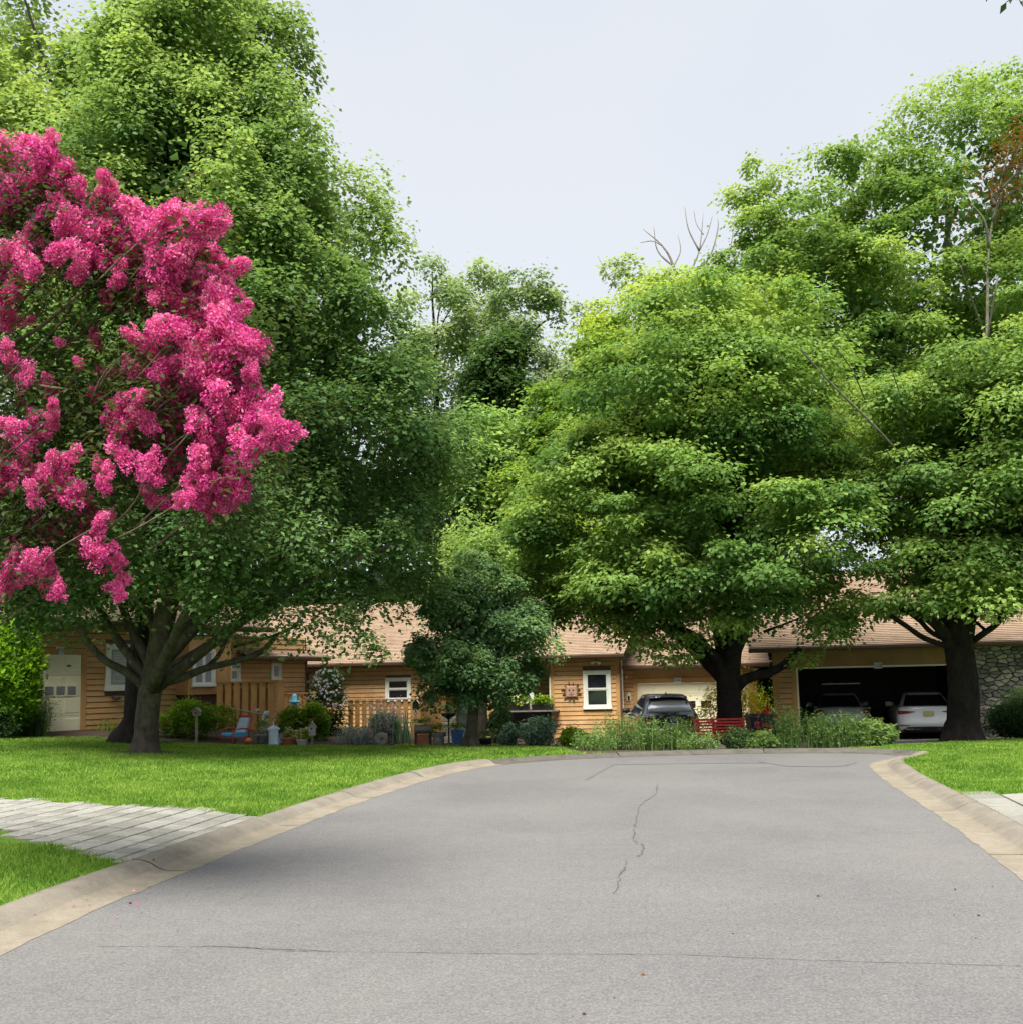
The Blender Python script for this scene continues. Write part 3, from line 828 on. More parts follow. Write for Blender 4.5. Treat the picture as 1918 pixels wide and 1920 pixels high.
mb.build('flood_light', M['white'], HM.root, True)
# garage wing
yG = 2.4
xG0, xG1 = xB1, HM.lx(1418, 1300, yG)
zeG = HM.loc(1300, 1258, yG)[1]
gd = (HM.lx(1195, 1320, yG), HM.lx(1404, 1320, yG), -0.05, HM.loc(1290, 1280, yG)[1])
HM.box('wall', xG0, gd[0] - 0.01, yG + 0.002, yG + 0.2, -0.4, zeG + 0.2, 'gutter_brown'); HM.box('wall', gd[1] + 0.01, xG1, yG + 0.002, yG + 0.2, -0.4, zeG + 0.2, 'gutter_brown')
HM.box('wall', gd[0] - 0.01, gd[1] + 0.01, yG + 0.002, yG + 0.2, gd[3] + 0.01, zeG + 0.2, 'gutter_brown')
HM.siding(xG0 + 0.03, gd[0] - 0.16, 0.0, zeG + 0.1, y=yG); HM.siding(gd[1] + 0.16, xG1, 0.0, zeG + 0.1, y=yG)
HM.box('header', gd[0] - 0.16, gd[1] + 0.16, yG - 0.03, yG, gd[3] + 0.20, zeG + 0.18, 'siding_dark')
HM.box('door_trim', gd[0] - 0.16, gd[1] + 0.16, yG - 0.045, yG, gd[3], gd[3] + 0.195, 'trimwood')
HM.box('door_trim', gd[0] - 0.16, gd[0], yG - 0.044, yG, -0.3, gd[3] - 0.002, 'trimwood'); HM.box('door_trim', gd[1], gd[1] + 0.16, yG - 0.044, yG, -0.3, gd[3] - 0.002, 'trimwood')
wn_ = [HM.loc(px, 1320, yG) for px in (1323,)]
HM.garage_door(gd[0], gd[1], gd[2], gd[3], yG + 0.02, 4, None, [(x_ - 0.20 + o_, x_ + 0.20 + o_, z_ - 0.15, z_ + 0.13) for x_, z_ in wn_ for o_ in (-0.61 * 3, -1.22, -0.61, 0.0, 0.61, 1.22)])
number_sign(HM, 1270, 1275, '114', 0.28, 0.19, yG - 0.05)
nx_, nz_ = HM.loc(1178, 1306, yG)
mb = MB(); mb.prism([(nx_ - 0.09, nz_ - 0.16), (nx_ + 0.09, nz_ - 0.16), (nx_ + 0.09, nz_ + 0.06), (nx_, nz_ + 0.18), (nx_ - 0.09, nz_ + 0.06)], yG - 0.07, yG - 0.03)
bx_ = mb.build('letter_box', M['white'], HM.root)
MB().prism([(nx_ - 0.04, nz_ - 0.15), (nx_ + 0.04, nz_ - 0.15), (nx_ + 0.04, nz_ + 0.03), (nx_ - 0.04, nz_ + 0.03)], yG - 0.075, yG - 0.07).build('opening', M['black'], bx_)
MB().lathe([(0.03, -0.06), (0.05, 0), (0.03, 0.06)], (HM.loc(1173, 1269, yG)[0], yG - 0.1, HM.loc(1173, 1269, yG)[1]), 8).build('wall_lamp', M['white'], HM.root, True)
HM.roof(xB1 - 0.3, xG1 + 0.5, yG - 0.5, zeG + 0.25, yG + 4.8, zeG + 3.0); HM.eave(xB1 + 0.02, xG1 + 0.5, yG - 0.5, zeG + 0.25, 0.5)
HM.siding(yG, yG + 6.0, 0.0, zeG, side=(xG1, 1))
HM.box('wall', xG1 - 0.2, xG1 - 0.002, yG + 0.2, yG + 6, -0.4, zeG, 'gutter_brown')
mb = MB(); g_ = HM.lx(1172, 1250, yB)
mb.tube(spline([(xB1 + 0.08, yB - 0.48, zeB + 0.06), (xB1 + 0.08, yB - 0.4, zeB - 0.05), (xB1 + 0.06, yB - 0.10, zeB - 0.35), (xB1 + 0.06, yB - 0.10, -0.2)], 5), 0.04, 8)
mb.build('downspout', M['gutter_brown'], HM.root, True)
# shelf of planters at the projecting room's left end
sx0, sx1 = HM.lx(944, 1333, yB - 0.5), HM.lx(1046, 1333, yB - 0.5); sz = HM.loc(1000, 1332, yB - 0.5)[1]
sh = HM.box('shelf', sx0, sx1, yB - 0.55, yB - 0.05, sz - 0.05, sz, 'bark_pale')
HM.box('wall', HM.lx(948, 1340, yB), xB0 - 0.035, yB + 0.05, yB + 0.25, -0.4, sz - 0.06, 'black')
for k in range(2):
    MB().box(HM.lx(1030, 1310, yB) - 0.0 - k * 0.75, HM.lx(1038, 1310, yB) - k * 0.75, yB - 0.02, yB + 0.06, sz + 0.02, sz + 1.3).build('window_post', M['white'], HM.root)

# ---- house on the right with the open garage and stone wall
zR = -0.34
HR = House('stone_house', 'cedar and fieldstone house with open double garage holding two white cars', at(1450, 1300, 32.4), at(1830, 1300, 30.9), zR)
xo0, xo1 = HR.lx(1497), HR.lx(1497) + 5.0
zo = HR.loc(1600, 1252)[1]; zeR = HR.loc(1600, 1219)[1]
xs0 = HR.lx(1826); xs1 = xs0 + 7.0
HR.siding(0.16, xo0 - 0.2, 0.0, zo + 0.0); HR.box('wall', 0.02, xo0 - 0.005, 0.002, 0.2, -0.4, zeR + 0.2, 'gutter_brown')
HR.box('corner_board', -0.02, 0.16, -0.045, 0.02, -0.3, zo + 0.05, 'trimwood'); HR.box('corner_board', xo0 - 0.2, xo0 - 0.05, -0.045, 0.02, -0.3, zo + 0.05, 'trimwood')
HR.box('door_frame', xo0 - 0.05, xo0, -0.03, 0.2, -0.3, zo, 'cream'); HR.box('door_frame', xo0 - 0.05, xo1, -0.032, 0.2, zo + 0.002, zo + 0.05, 'cream')
HR.box('header', 0.0, xs0, -0.028, 0.1, zo + 0.052, zeR + 0.2, 'siding_dark')
HR.box('corner_board', xo1, xs0 + 0.05, -0.04, 0.2, -0.3, zo + 0.05, 'trimwood')
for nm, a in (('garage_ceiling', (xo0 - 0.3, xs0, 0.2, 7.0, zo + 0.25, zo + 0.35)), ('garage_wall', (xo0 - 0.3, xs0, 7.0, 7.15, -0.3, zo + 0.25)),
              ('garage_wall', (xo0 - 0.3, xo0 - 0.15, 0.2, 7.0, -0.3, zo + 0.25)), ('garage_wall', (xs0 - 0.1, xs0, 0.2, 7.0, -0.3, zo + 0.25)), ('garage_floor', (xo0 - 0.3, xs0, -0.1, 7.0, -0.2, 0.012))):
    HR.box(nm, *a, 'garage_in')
HR.box('garage_rail', HR.lx(1540, 1283, 3), HR.lx(1612, 1283, 3), 3.0, 3.04, HR.loc(1575, 1283, 3)[1], HR.loc(1575, 1283, 3)[1] + 0.035, 'metal_gr')
number_sign(HR, 1645, 1248, '118', 0.23, 0.19, -0.05)
HR.box('wall', -0.02, 0.0, 0.03, 8.0, -0.4, zeR, 'gutter_brown')
HR.roof(-0.7, xs1 + 0.5, -0.5, zeR + 0.14, 5.6, zeR + 3.0); HR.eave(-0.7, xs1 + 0.5, -0.5, zeR + 0.14, 0.5)

# fieldstone: irregular cells cut from scattered seeds, every stone its own piece
def clip_half(poly, p, n):
    out = []
    for i in range(len(poly)):
        a, b = poly[i], poly[(i + 1) % len(poly)]
        da, db = (a - p) @ n, (b - p) @ n
        if da <= 0: out.append(a)
        if (da < 0 < db) or (db < 0 < da): out.append(a + (b - a) * (da / (da - db)))
    return out
def stones(H, x0, x1, z0, z1, y, cw=0.34, ch=0.17, seed=3, parent=None):
    rg = np.random.default_rng(seed)
    pts = []
    rows = int((z1 - z0) / ch)
    for r_ in range(-1, rows + 2):
        x = x0 - cw + rg.random() * cw
        while x < x1 + cw:
            pts.append((x + (rg.random() - .5) * cw * .5, z0 + (r_ + .5 + (rg.random() - .5) * .75) * ch)); x += cw * (0.6 + 0.9 * rg.random())
    pts = np.array(pts); sc = np.array([1.0, 1.8])
    for i, p in enumerate(pts):
        if not (x0 - .1 < p[0] < x1 + .1 and z0 - .1 < p[1] < z1 + .1): continue
        poly = [np.array(q) for q in ((x0, z0), (x1, z0), (x1, z1), (x0, z1))]
        for j in np.argsort((((pts - p) * sc) ** 2).sum(1))[1:14]:
            q = pts[j]; mid = (p + q) / 2; nn = (q - p) * sc * sc; nn = nn / np.linalg.norm(nn)
            poly = clip_half(poly, mid - nn * 0.009, nn)
            if len(poly) < 3: break
        if len(poly) < 3: continue
        c = np.mean(poly, 0); n = len(poly); th = 0.03 + 0.045 * rg.random()
        ring = lambda s, yy: [(c[0] + (q[0] - c[0]) * s, yy + (rg.random() - .5) * 0.012, c[1] + (q[1] - c[1]) * s) for q in poly]
        v = ring(1, y) + ring(0.97, y - th * .7) + ring(0.80, y - th)
        f = [tuple(range(2 * n, 3 * n))] + [(k + a, k + (a + 1) % n, k + n + (a + 1) % n, k + n + a) for k in (0, n) for a in range(n)]
        s = mesh_obj('stone', v, f, M['stone_' + str(int(rg.integers(4)))], parent or H.root)
for i, c in enumerate(((0.24, 0.225, 0.19), (0.13, 0.128, 0.12), (0.34, 0.31, 0.24), (0.18, 0.17, 0.145))):
    M['stone_%d' % i] = plain('field_stone_%d' % i, c, 0.9, var=0.3, scale=9, bump=0.6)
HR.box('stone_backing', xs0 + 0.06, xs1, 0.0, 0.25, -0.4, zeR + 0.02, 'mortar')
stones(HR, xs0 + 0.06, xs0 + 2.4, 0.0, zeR, 0.0, 0.27, 0.115)
HL.box('stone_backing', xd0 - 1.55, xd0 - 0.165, -0.02, 0.0, -0.3, ze1 - 0.2, 'mortar')
stones(HL, xd0 - 1.5, xd0 - 0.17, 0.0, 2.4, -0.02, seed=5)
pier = HL.loc(66, 1300, -0.4)[0]
HL.box('stone_pier', pier - 0.35, pier + 0.12, -0.55, -0.02, -0.3, 1.75, 'mortar')
stones(HL, pier - 0.35, pier + 0.12, 0.0, 1.75, -0.55, 0.22, 0.15, seed=9)
# ------------------------------------------------------------------ driveways and beds
BEDS = []
def curb_back(y, left=True):
    e = np.array(EDGE_L if left else EDGE_R[::-1]); x = np.interp(y, e[:, 1], e[:, 0])
    return (x - CURB_W * 1.01, y) if left else (x + CURB_W * 1.01, y)
y0_, y1_ = ground(190, 1620)[1], ground(432, 1531)[1]
DL = np.array([curb_back(y) for y in np.linspace(y0_, y1_, 8)] + [ground(x, y)[:2] for x, y in ((215, 1514), (0, 1500), (-260, 1486), (-260, 1590), (0, 1553), (90, 1580))])
def pavers(outline, px_dir, w, l, name, label, seed):
    rg = np.random.default_rng(seed)
    base = sheet(name, M['joint'], outline, 0.004, 0.3); tag(base, label, kind='structure')
    d = np.array(px_dir) / np.linalg.norm(px_dir); nrm = np.array([-d[1], d[0]])
    u = outline @ d; v = outline @ nrm
    r = 0; vv = v.min()
    while vv < v.max():
        uu = u.min() - (l / 2 if r % 2 else 0) - rg.random() * 0.05
        while uu < u.max():
            c = [(a, b) for a, b in ((uu, vv), (uu + l, vv), (uu + l, vv + w), (uu, vv + w))]
            poly = [d * a + nrm * b for a, b in c]
            ctr = np.mean(poly, 0)
            if (poly_in(ctr[0], ctr[1], outline) or sum(bool(poly_in(q[0], q[1], outline)) for q in poly) >= 2) and road_d(ctr[0], ctr[1]) > CURB_W + max(-0.02, w * 0.5 - 0.15):
                g = 0.012; dz = 0.018 + 0.004 * rg.random()
                pl = [d * (a - math.copysign(0.013, a - uu - l / 2)) + nrm * (b - math.copysign(0.014, b - vv - w / 2)) for a, b in c]
                zz = [float(terr(q[0], q[1])) for q in pl]
                v_ = [(q[0], q[1], z_ - 0.03) for q, z_ in zip(pl, zz)] + [(q[0], q[1], z_ + dz - 0.005) for q, z_ in zip(pl, zz)] + [(q[0] + (ctr[0] - q[0]) * .05, q[1] + (ctr[1] - q[1]) * .05, z_ + dz) for q, z_ in zip(pl, zz)]
                f_ = [(8, 9, 10, 11)] + [(k + i, k + (i + 1) % 4, k + 4 + (i + 1) % 4, k + 4 + i) for k in (0, 4) for i in range(4)]
                mesh_obj('paver', v_, f_, M['paver_%d' % int(rg.integers(3))], base)
            uu += l
        vv += w; r += 1
for i, c in enumerate(((0.245, 0.24, 0.21), (0.21, 0.204, 0.178), (0.275, 0.268, 0.238))):
    M['paver_%d' % i] = m_concrete('paver_%d' % i, c, tuple(x * 0.72 for x in c), 2.5)
pavers(DL, (0.12, 1.0), 0.25, 0.29, 'driveway', 'pale paver driveway crossing the left lawn', 4)
BEDS.append(DL)
y0_, y1_ = 8.6, ground(1809, 1494)[1]
DR = np.array([curb_back(y, False) for y in np.linspace(y1_, y0_, 8)] + [(12.5, 9.2), (12.5, 13.6), ground(1960, 1486)[:2]])
pavers(DR, (0.24, 1.0), 0.42, 0.8, 'driveway', 'pale paver driveway meeting the road at the right edge', 6)
BEDS.append(DR)
# court in front of the garages
CT = np.array([(2.6, 27.8), (8.0, 26.2), (8.4, 24.6), (9.3, 24.0), (10.6, 25.0), (10.9, 27.6), (14.6, 28.5), (14.6, 32.6), (9.0, 32.8), (8.0, 33.5), (9.3, 41.0), (4.4, 41.2), (2.9, 33.0)])
o = sheet('court', M['drive'], CT, 0.008, 0.5); tag(o, 'pale concrete apron in front of the garages', kind='structure'); BEDS.append(CT)
IS = np.array([(1.55, 22.75), (3.0, 23.08), (5.0, 23.18), (6.8, 22.9), (8.3, 23.2), (8.5, 24.2), (8.2, 25.9), (5.5, 27.2), (2.6, 27.6), (1.3, 26.0), (1.15, 24.0)])
o = sheet('planting_bed', M['mulch'], IS, 0.006, 0.4); tag(o, 'mulched planting bed at the end of the road', kind='structure'); BEDS.append(IS)
ML = np.array([(-14.5, 25.2), (-11.0, 27.2), (-9.6, 26.2), (-7.6, 26.6), (-5.0, 26.6), (-2.5, 26.4), (-1.2, 26.3), (1.3, 26.4), (2.4, 28.0), (2.4, 39.0), (-8.0, 39), (-15, 29)])
o = sheet('garden_bed', M['mulch'], ML, 0.006, 0.4); tag(o, 'dark mulched garden beds along the houses', kind='structure'); BEDS.append(ML)
for c, r_ in (((-7.95, 22.2), 0.75), ((-0.98, 25.55), 0.55), ((11.15, 25.3), 0.9)):
    ring = np.array([(c[0] + r_ * math.cos(a) * (1 + .1 * math.sin(3 * a)), c[1] + r_ * 0.7 * math.sin(a)) for a in np.linspace(0, 6.28, 20)[:-1]])
    o = sheet('mulch_ring', M['mulch'], ring, 0.012, 0.3); o['kind'] = 'structure'; BEDS.append(ring)
# ------------------------------------------------------------------ foliage
MAPLE_V = np.array([(0, 0, 0), (-.30, .02, .04), (-.56, .42, .10), (-.17, .46, 0), (0, 1.0, -.10), (.17, .46, 0), (.56, .42, .10), (.30, .02, .04)])
MAPLE_F = np.array([(0, 7, 6), (0, 6, 5), (0, 5, 4), (0, 4, 3), (0, 3, 2), (0, 2, 1)])
MAPLE4_V = np.array([(0, 0, 0), (-.52, .40, .10), (-.16, .48, 0), (0, 1.0, -.10), (.16, .48, 0), (.52, .40, .10)])
MAPLE4_F = np.array([(0, 5, 4), (0, 4, 3), (0, 3, 2), (0, 2, 1)])
OVAL_V = np.array([(0, 0, 0), (-.26, .45, .06), (0, 1.0, -.06), (.26, .45, .06)])
OVAL_F = np.array([(0, 3, 2), (0, 2, 1)])
QUAD_V = np.array([(0, 0, 0), (-.37, .40, .07), (0, 1.0, -.08), (.37, .40, .07)])
NEEDLE_V = np.array([(-.05, 0, 0), (.05, 0, 0), (0, 1, 0)])
NEEDLE_F = np.array([(0, 1, 2)])
FAN_V = np.array([(0, 0, 0), (-.34, .62, .08), (-.12, .70, 0), (0, 1.0, -.05), (.12, .70, 0), (.34, .62, .08)])
LEAF = {'maple': (MAPLE_V, MAPLE_F), 'maple4': (MAPLE4_V, MAPLE4_F), 'oval': (OVAL_V, OVAL_F), 'needle': (NEEDLE_V, NEEDLE_F), 'quad': (QUAD_V, OVAL_F), 'fan': (FAN_V, MAPLE4_F)}
def unit(a):
    return a / (np.linalg.norm(a, axis=-1, keepdims=True) + 1e-9)
def leaves(pos, nor, tan, size, kind):
    V, F = LEAF[kind]
    n = len(pos); k = len(V)
    t = unit(tan - nor * (tan * nor).sum(-1, keepdims=True)); b = np.cross(nor, t)
    v = pos[:, None] + size[:, None, None] * (V[None, :, 0:1] * b[:, None] + V[None, :, 1:2] * t[:, None] + V[None, :, 2:3] * nor[:, None])
    f = (np.arange(n)[:, None, None] * k + F[None]).reshape(-1, 3)
    return v.reshape(-1, 3), f, len(F)
class Foliage:
    def __init__(self): self.v, self.f, self.t, self.n = [], [], [], 0
    def add(self, pos, nor, tan, size, tint, kind):
        v, f, k = leaves(pos, nor, tan, size, kind)
        self.v.append(v); self.f.append(f + self.n); self.t.append(np.repeat(tint, k)); self.n += len(v)
    def build(self, name, mat, parent=None):
        return fast_mesh(name, np.concatenate(self.v), np.concatenate(self.f), mat, parent, False, np.clip(np.concatenate(self.t), 0, 1))

def clumps_to_leaves(fo, rg, C, rad, axis, per, flat_, up, leaf, size, tint, droop=0.35, spread=0.45):
    """C clump centres (n,3), rad (n,), axis outward dirs (n,3)"""
    n = len(C)
    d = rg.normal(size=(n, per, 3)) + axis[:, None] * 0.55 + np.array([0, 0, up])
    d = unit(d)
    rho = 0.55 + 0.5 * rg.random((n, per, 1)) ** 0.7
    rho = np.where(rg.random((n, per, 1)) < 0.3, 0.8 + 0.75 * rg.random((n, per, 1)) ** 1.5, rho)
    sc = (np.stack([rad, rad, rad * flat_], -1) * (0.7 + 0.65 * rg.random((n, 3))))[:, None]
    lob = 1 + 0.28 * np.sin(d[..., :1] * 5 + rg.random((n, 1, 1)) * 6) * np.sin(d[..., 1:2] * 5 + d[..., 2:3] * 4)
    rho = rho * lob
    pos = C[:, None] + d * sc * rho
    nor = unit(d * 0.5 + np.array([0, 0, 0.95]) + rg.normal(size=(n, per, 3)) * spread)
    tan = d * np.array([1, 1, 0.2]) + rg.normal(size=(n, per, 3)) * 0.5 + np.array([0, 0, -droop])
    sz = size * (0.65 + 0.7 * rg.random((n, per)))
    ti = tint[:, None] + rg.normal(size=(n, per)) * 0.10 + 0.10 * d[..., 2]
    fo.add(pos.reshape(-1, 3), nor.reshape(-1, 3), tan.reshape(-1, 3), sz.ravel(), ti.ravel(), leaf)

def prof_world(prof, Y):
    rows = sorted(prof, key=lambda r: -r[0])
    z = []; cx = []; r = []
    for (py, xl, xr) in rows:
        a, b = at(xl, py, Y), at(xr, py, Y)
        z.append((a[2] + b[2]) / 2); cx.append((a[0] + b[0]) / 2); r.append((b[0] - a[0]) / 2)
    return np.array(z), np.array(cx), np.array(r)
def sample_clumps(rg, prof, Y, n, rc, dr=0.9, back=0.55, inner=0.5, bflat=0.8, rb=2.1, per_b=9, inset=0.62):
    """boughs spread over the crown's outline, each carrying small leaf clumps on its upper side"""
    z, cx, r = prof_world(prof, Y)
    zz = np.linspace(z[0], z[-1], 200); rr = np.interp(zz, z, r); w = np.cumsum(rr + 0.2); w /= w[-1]
    C, rad, ax, bt = [], [], [], []
    while len(C) < n:
        h = float(np.interp(rg.random(), w, zz)); R_ = float(np.interp(h, z, r)); c0 = float(np.interp(h, z, cx))
        th = rg.random() * 2 * math.pi
        if math.sin(th) > 0.25 and rg.random() < back: continue
        k = min(rb * rc * (0.35 + 1.0 * rg.random()), max(0.5 * rc, R_ * 0.7))
        u = 1 - inner * rg.random() ** 1.7
        rr_ = max(0.0, R_ - k * inset) * u
        o = np.array([math.cos(th), math.sin(th), 0.0])
        bc = np.array((c0 + o[0] * rr_, Y + o[1] * rr_ * dr, h - k * bflat * 0.5 + 0.3 * rc * rg.normal())); tb = rg.random()
        m = max(2, int(per_b * (k / (rb * rc)) ** 2 * (0.7 + 0.6 * rg.random())))
        d = rg.normal(size=(m, 3)) + o * 0.5; d[:, 2] = np.abs(d[:, 2]) * 1.1 - 0.35; d = unit(d)
        for q in d:
            if bc[2] + q[2] * k * bflat < z[0] - 0.05: continue
            C.append(bc + q * np.array([k, k, k * bflat]) * (0.55 + 0.55 * rg.random())); rad.append(rc * (0.6 + 0.6 * rg.random()))
            ax.append(unit(q * 0.7 + o * 0.6) * 0.9); bt.append(tb)
    return np.array(C)[:n], np.array(rad)[:n], np.array(ax)[:n], np.array(bt)[:n]
def core_leaves(fo, rg, prof, Y, inv, m, size, leaf, dr=0.9, k=0.66):  # oversized dark-tinted leaves added inside the crown to block the sky
    z, cx, r = prof_world(prof, Y)
    h = z[0] + (z[-1] - z[0]) * (0.04 + 0.72 * rg.random(m)); R_ = np.interp(h, z, r); c0 = np.interp(h, z, cx)
    th = rg.random(m) * 2 * math.pi; u = k * np.sqrt(0.15 + 0.85 * rg.random(m))
    P = np.stack([c0 + np.cos(th) * R_ * u, Y + np.sin(th) * R_ * u * dr, h], -1) + inv
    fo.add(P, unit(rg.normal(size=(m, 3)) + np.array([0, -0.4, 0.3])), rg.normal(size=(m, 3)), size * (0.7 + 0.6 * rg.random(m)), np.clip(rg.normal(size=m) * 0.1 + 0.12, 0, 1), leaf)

def limb_tube(mb, pts, r0, r1, n=8, wob=0.06, sm=4):
    p = spline(pts, sm); k = len(p)
    mb.tube(p, r0 + (r1 - r0) * np.linspace(0, 1, k) ** 0.8, n, 0, True, wob)

def tree(name, label, Y, base_px, prof, mat, bark, n, per, rc, flat_=0.7, up=0.6, leaf='maple4', size=0.16, tint=(0.25, 0.75), trunk=None, limbs=(), auto=8, twigs=24,
         seed=1, group=None, dr=0.9, droop=0.35, back=0.55, inner=0.5, base_z=None, cat='tree', tr=0.35, fork=None, toplight=0.25, extra=(), bflat=0.8, rb=2.1, per_b=9, core=0, corek=0.55, inset=0.62):
    rg = np.random.default_rng(seed)
    b = at(base_px[0], base_px[1], Y)
    if base_z is not None: b[2] = base_z
    else: b[2] = float(terr(b[0], b[1]))
    root = empty(name, tuple(b)); tag(root, label, cat, group)
    inv = -b
    C, rad, ax, bt = sample_clumps(rg, prof, Y, n, rc, dr, back, inner, bflat, rb, per_b, inset)
    n = len(C)
    z0, z1 = C[:, 2].min(), C[:, 2].max()
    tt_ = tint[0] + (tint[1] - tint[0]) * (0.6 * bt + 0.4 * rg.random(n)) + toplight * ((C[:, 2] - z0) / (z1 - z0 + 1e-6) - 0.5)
    fo = Foliage()
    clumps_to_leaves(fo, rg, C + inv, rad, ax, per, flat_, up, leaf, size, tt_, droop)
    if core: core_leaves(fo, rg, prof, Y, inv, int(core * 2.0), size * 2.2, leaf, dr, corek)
    for ex in extra:     # extra sprays given as (px, py, dY, radius_m, tint)
        c = at(ex[0], ex[1], Y + ex[2]) + inv
        clumps_to_leaves(fo, rg, c[None], np.array([ex[3]]), np.array([[0, -0.5, 0]]), int(per * max(0.3, (ex[3] / rc) ** 2)), flat_, up, leaf, size, np.array([ex[4]]), droop)
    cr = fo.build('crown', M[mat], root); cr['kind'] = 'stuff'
    # trunk
    fork = fork or (base_px[0], prof[0][1] if False else base_px[1] - 200)
    fk = at(fork[0], fork[1], Y)
    mb = MB()
    if trunk is None:
        pts = np.array([b, b + (fk - b) * 0.33 + rg.normal(size=3) * 0.05, b + (fk - b) * 0.66 + rg.normal(size=3) * 0.05, fk])
        rr = [tr * 1.55, tr * 1.02, tr * 0.9, tr * 0.8]
    else:
        pts = np.array([at(x, y, Y) for x, y, _ in trunk]); rr = [w / 2 / ppm(Y) for _, _, w in trunk]
        pts[0] = b
    sp = spline(pts, 6); tpar = np.linspace(0, len(rr) - 1, len(sp))
    rads = np.interp(tpar, np.arange(len(rr)), rr)
    low = sp[:1] - np.array([0, 0, 0.25])
    mb.tube(np.vstack([low, sp]) + inv, np.concatenate([[rads[0] * 1.15], rads]), 16, 0, True, 0.05)
    mb.build('trunk', M[bark], root, True)
    top = sp[-1]
    for (pl, w0, w1, dY, *lm) in limbs:     # limbs read off the photograph: pixel polyline, start and end width, drift in depth
        q = np.array([at(x, y, Y + dY * i / (len(pl) - 1)) for i, (x, y) in enumerate(pl)])
        m2 = MB(); limb_tube(m2, q + inv, 0.66 * w0 / 2 / ppm(Y), w1 / 2 / ppm(Y), 10); m2.build('limb', M[lm[0] if lm else bark], root, True)
    # further limbs reach into the crown
    zc = np.array(prof_world(prof, Y))
    for k in range(auto):
        j = int(rg.integers(n)); e = C[j]
        want = e[2] - 0.75 * math.hypot(e[0] - sp[-1][0], e[1] - sp[-1][1]) - 0.3
        lo_ = int(len(sp) * 0.35)
        s = sp[lo_ + int(np.argmin(np.abs(sp[lo_:, 2] - want)))]
        if e[2] < s[2] - 0.2: continue
        mid = s + (e - s) * 0.5 + np.array([0, 0, 0.12 * np.linalg.norm(e - s)]) * rg.random() + rg.normal(size=3) * 0.15
        m2 = MB(); r0 = tr * (0.35 + 0.25 * rg.random()); limb_tube(m2, np.array([s, mid, e]) + inv, r0, 0.025, 7); m2.build('limb', M[bark], root, True)
    if twigs:
        m2 = MB()
        for k in range(twigs):
            j = int(rg.integers(n)); e = C[j]; a = np.array([np.interp(e[2] - 1.2, zc[0], zc[1]), Y, e[2] - 0.9])
            s = e + (a - e) * 0.6
            limb_tube(m2, np.array([s, (s + e) / 2 + rg.normal(size=3) * 0.15, e + ax[j] * rad[j] * 0.5]) + inv, 0.045, 0.012, 5, 0, 3)
        m2.build('branchwork', M[bark], root, True)['kind'] = 'stuff'
    return root

# ---- big tree on the left lawn
tree('shade_tree', 'large dense green tree with grey trunk on the left lawn', 22.2, (272, 1410),
     [(1165, 120, 620), (1125, 40, 740), (1075, 0, 815), (1000, -60, 850), (850, -70, 862), (720, -50, 850), (620, 0, 800), (520, 30, 752), (420, 60, 705), (330, 90, 625), (230, 110, 590), (140, 150, 520), (50, 190, 455), (-60, 250, 380)],
     'lf_left', 'bark_grey', 600, 470, 0.58, 1.15, 0.8, 'quad', 0.106, (0.05, 0.9), seed=11, bflat=1.2, rb=1.8, per_b=6, core=3200, corek=0.72, inset=0.9, dr=0.78, toplight=0.55,
     trunk=[(272, 1412, 58), (274, 1380, 45), (278, 1340, 42), (284, 1290, 42), (292, 1250, 43), (300, 1205, 38), (318, 1120, 40), (340, 980, 30), (360, 800, 20)],
     limbs=[([(285, 1300), (240, 1262), (200, 1240), (165, 1205), (150, 1170)], 26, 12, -0.6), ([(288, 1285), (255, 1245), (225, 1205), (200, 1165), (180, 1120)], 30, 14, 0.3), ([(290, 1270), (268, 1220), (245, 1175), (225, 1120)], 32, 14, 0.6),
            ([(298, 1283), (345, 1270), (385, 1254), (440, 1240), (490, 1222), (520, 1190)], 26, 9, -0.8), ([(300, 1262), (345, 1238), (390, 1210), (430, 1180)], 28, 12, -0.2), ([(300, 1255), (330, 1205), (360, 1160), (400, 1100)], 28, 12, 0.5),
            ([(385, 1254), (410, 1230), (425, 1200), (440, 1170)], 14, 7, 0.2), ([(296, 1250), (290, 1190), (270, 1120)], 30, 12, 0.2), ([(440, 1212), (470, 1205), (520, 1190), (560, 1172)], 10, 5, -0.6)],
     auto=8, twigs=30, tr=0.33, extra=[(555, 265, -1, 0.6, 0.6), (545, 235, -1.0, 0.5, 0.6), (590, 315, -1, 0.65, 0.7), (515, 200, -1.0, 0.6, 0.6), (660, 370, -1, 0.7, 0.7), (700, 430, -1, 0.7, 0.7), (735, 490, -1, 0.7, 0.6), (480, 1170, -1.4, 0.6, 0.3), (530, 1180, -1.6, 0.55, 0.35), (430, 1160, -1.2, 0.6, 0.25), (650, 1195, -1.5, 0.45, 0.4), (690, 1215, -1.5, 0.35, 0.4), (705, 1232, -1.5, 0.22, 0.35), (625, 1180, -1.2, 0.5, 0.4), (580, 1185, -1.5, 0.5, 0.4), (120, 1165, -0.5, 0.5, 0.3), (60, 1130, -0.5, 0.7, 0.35)])
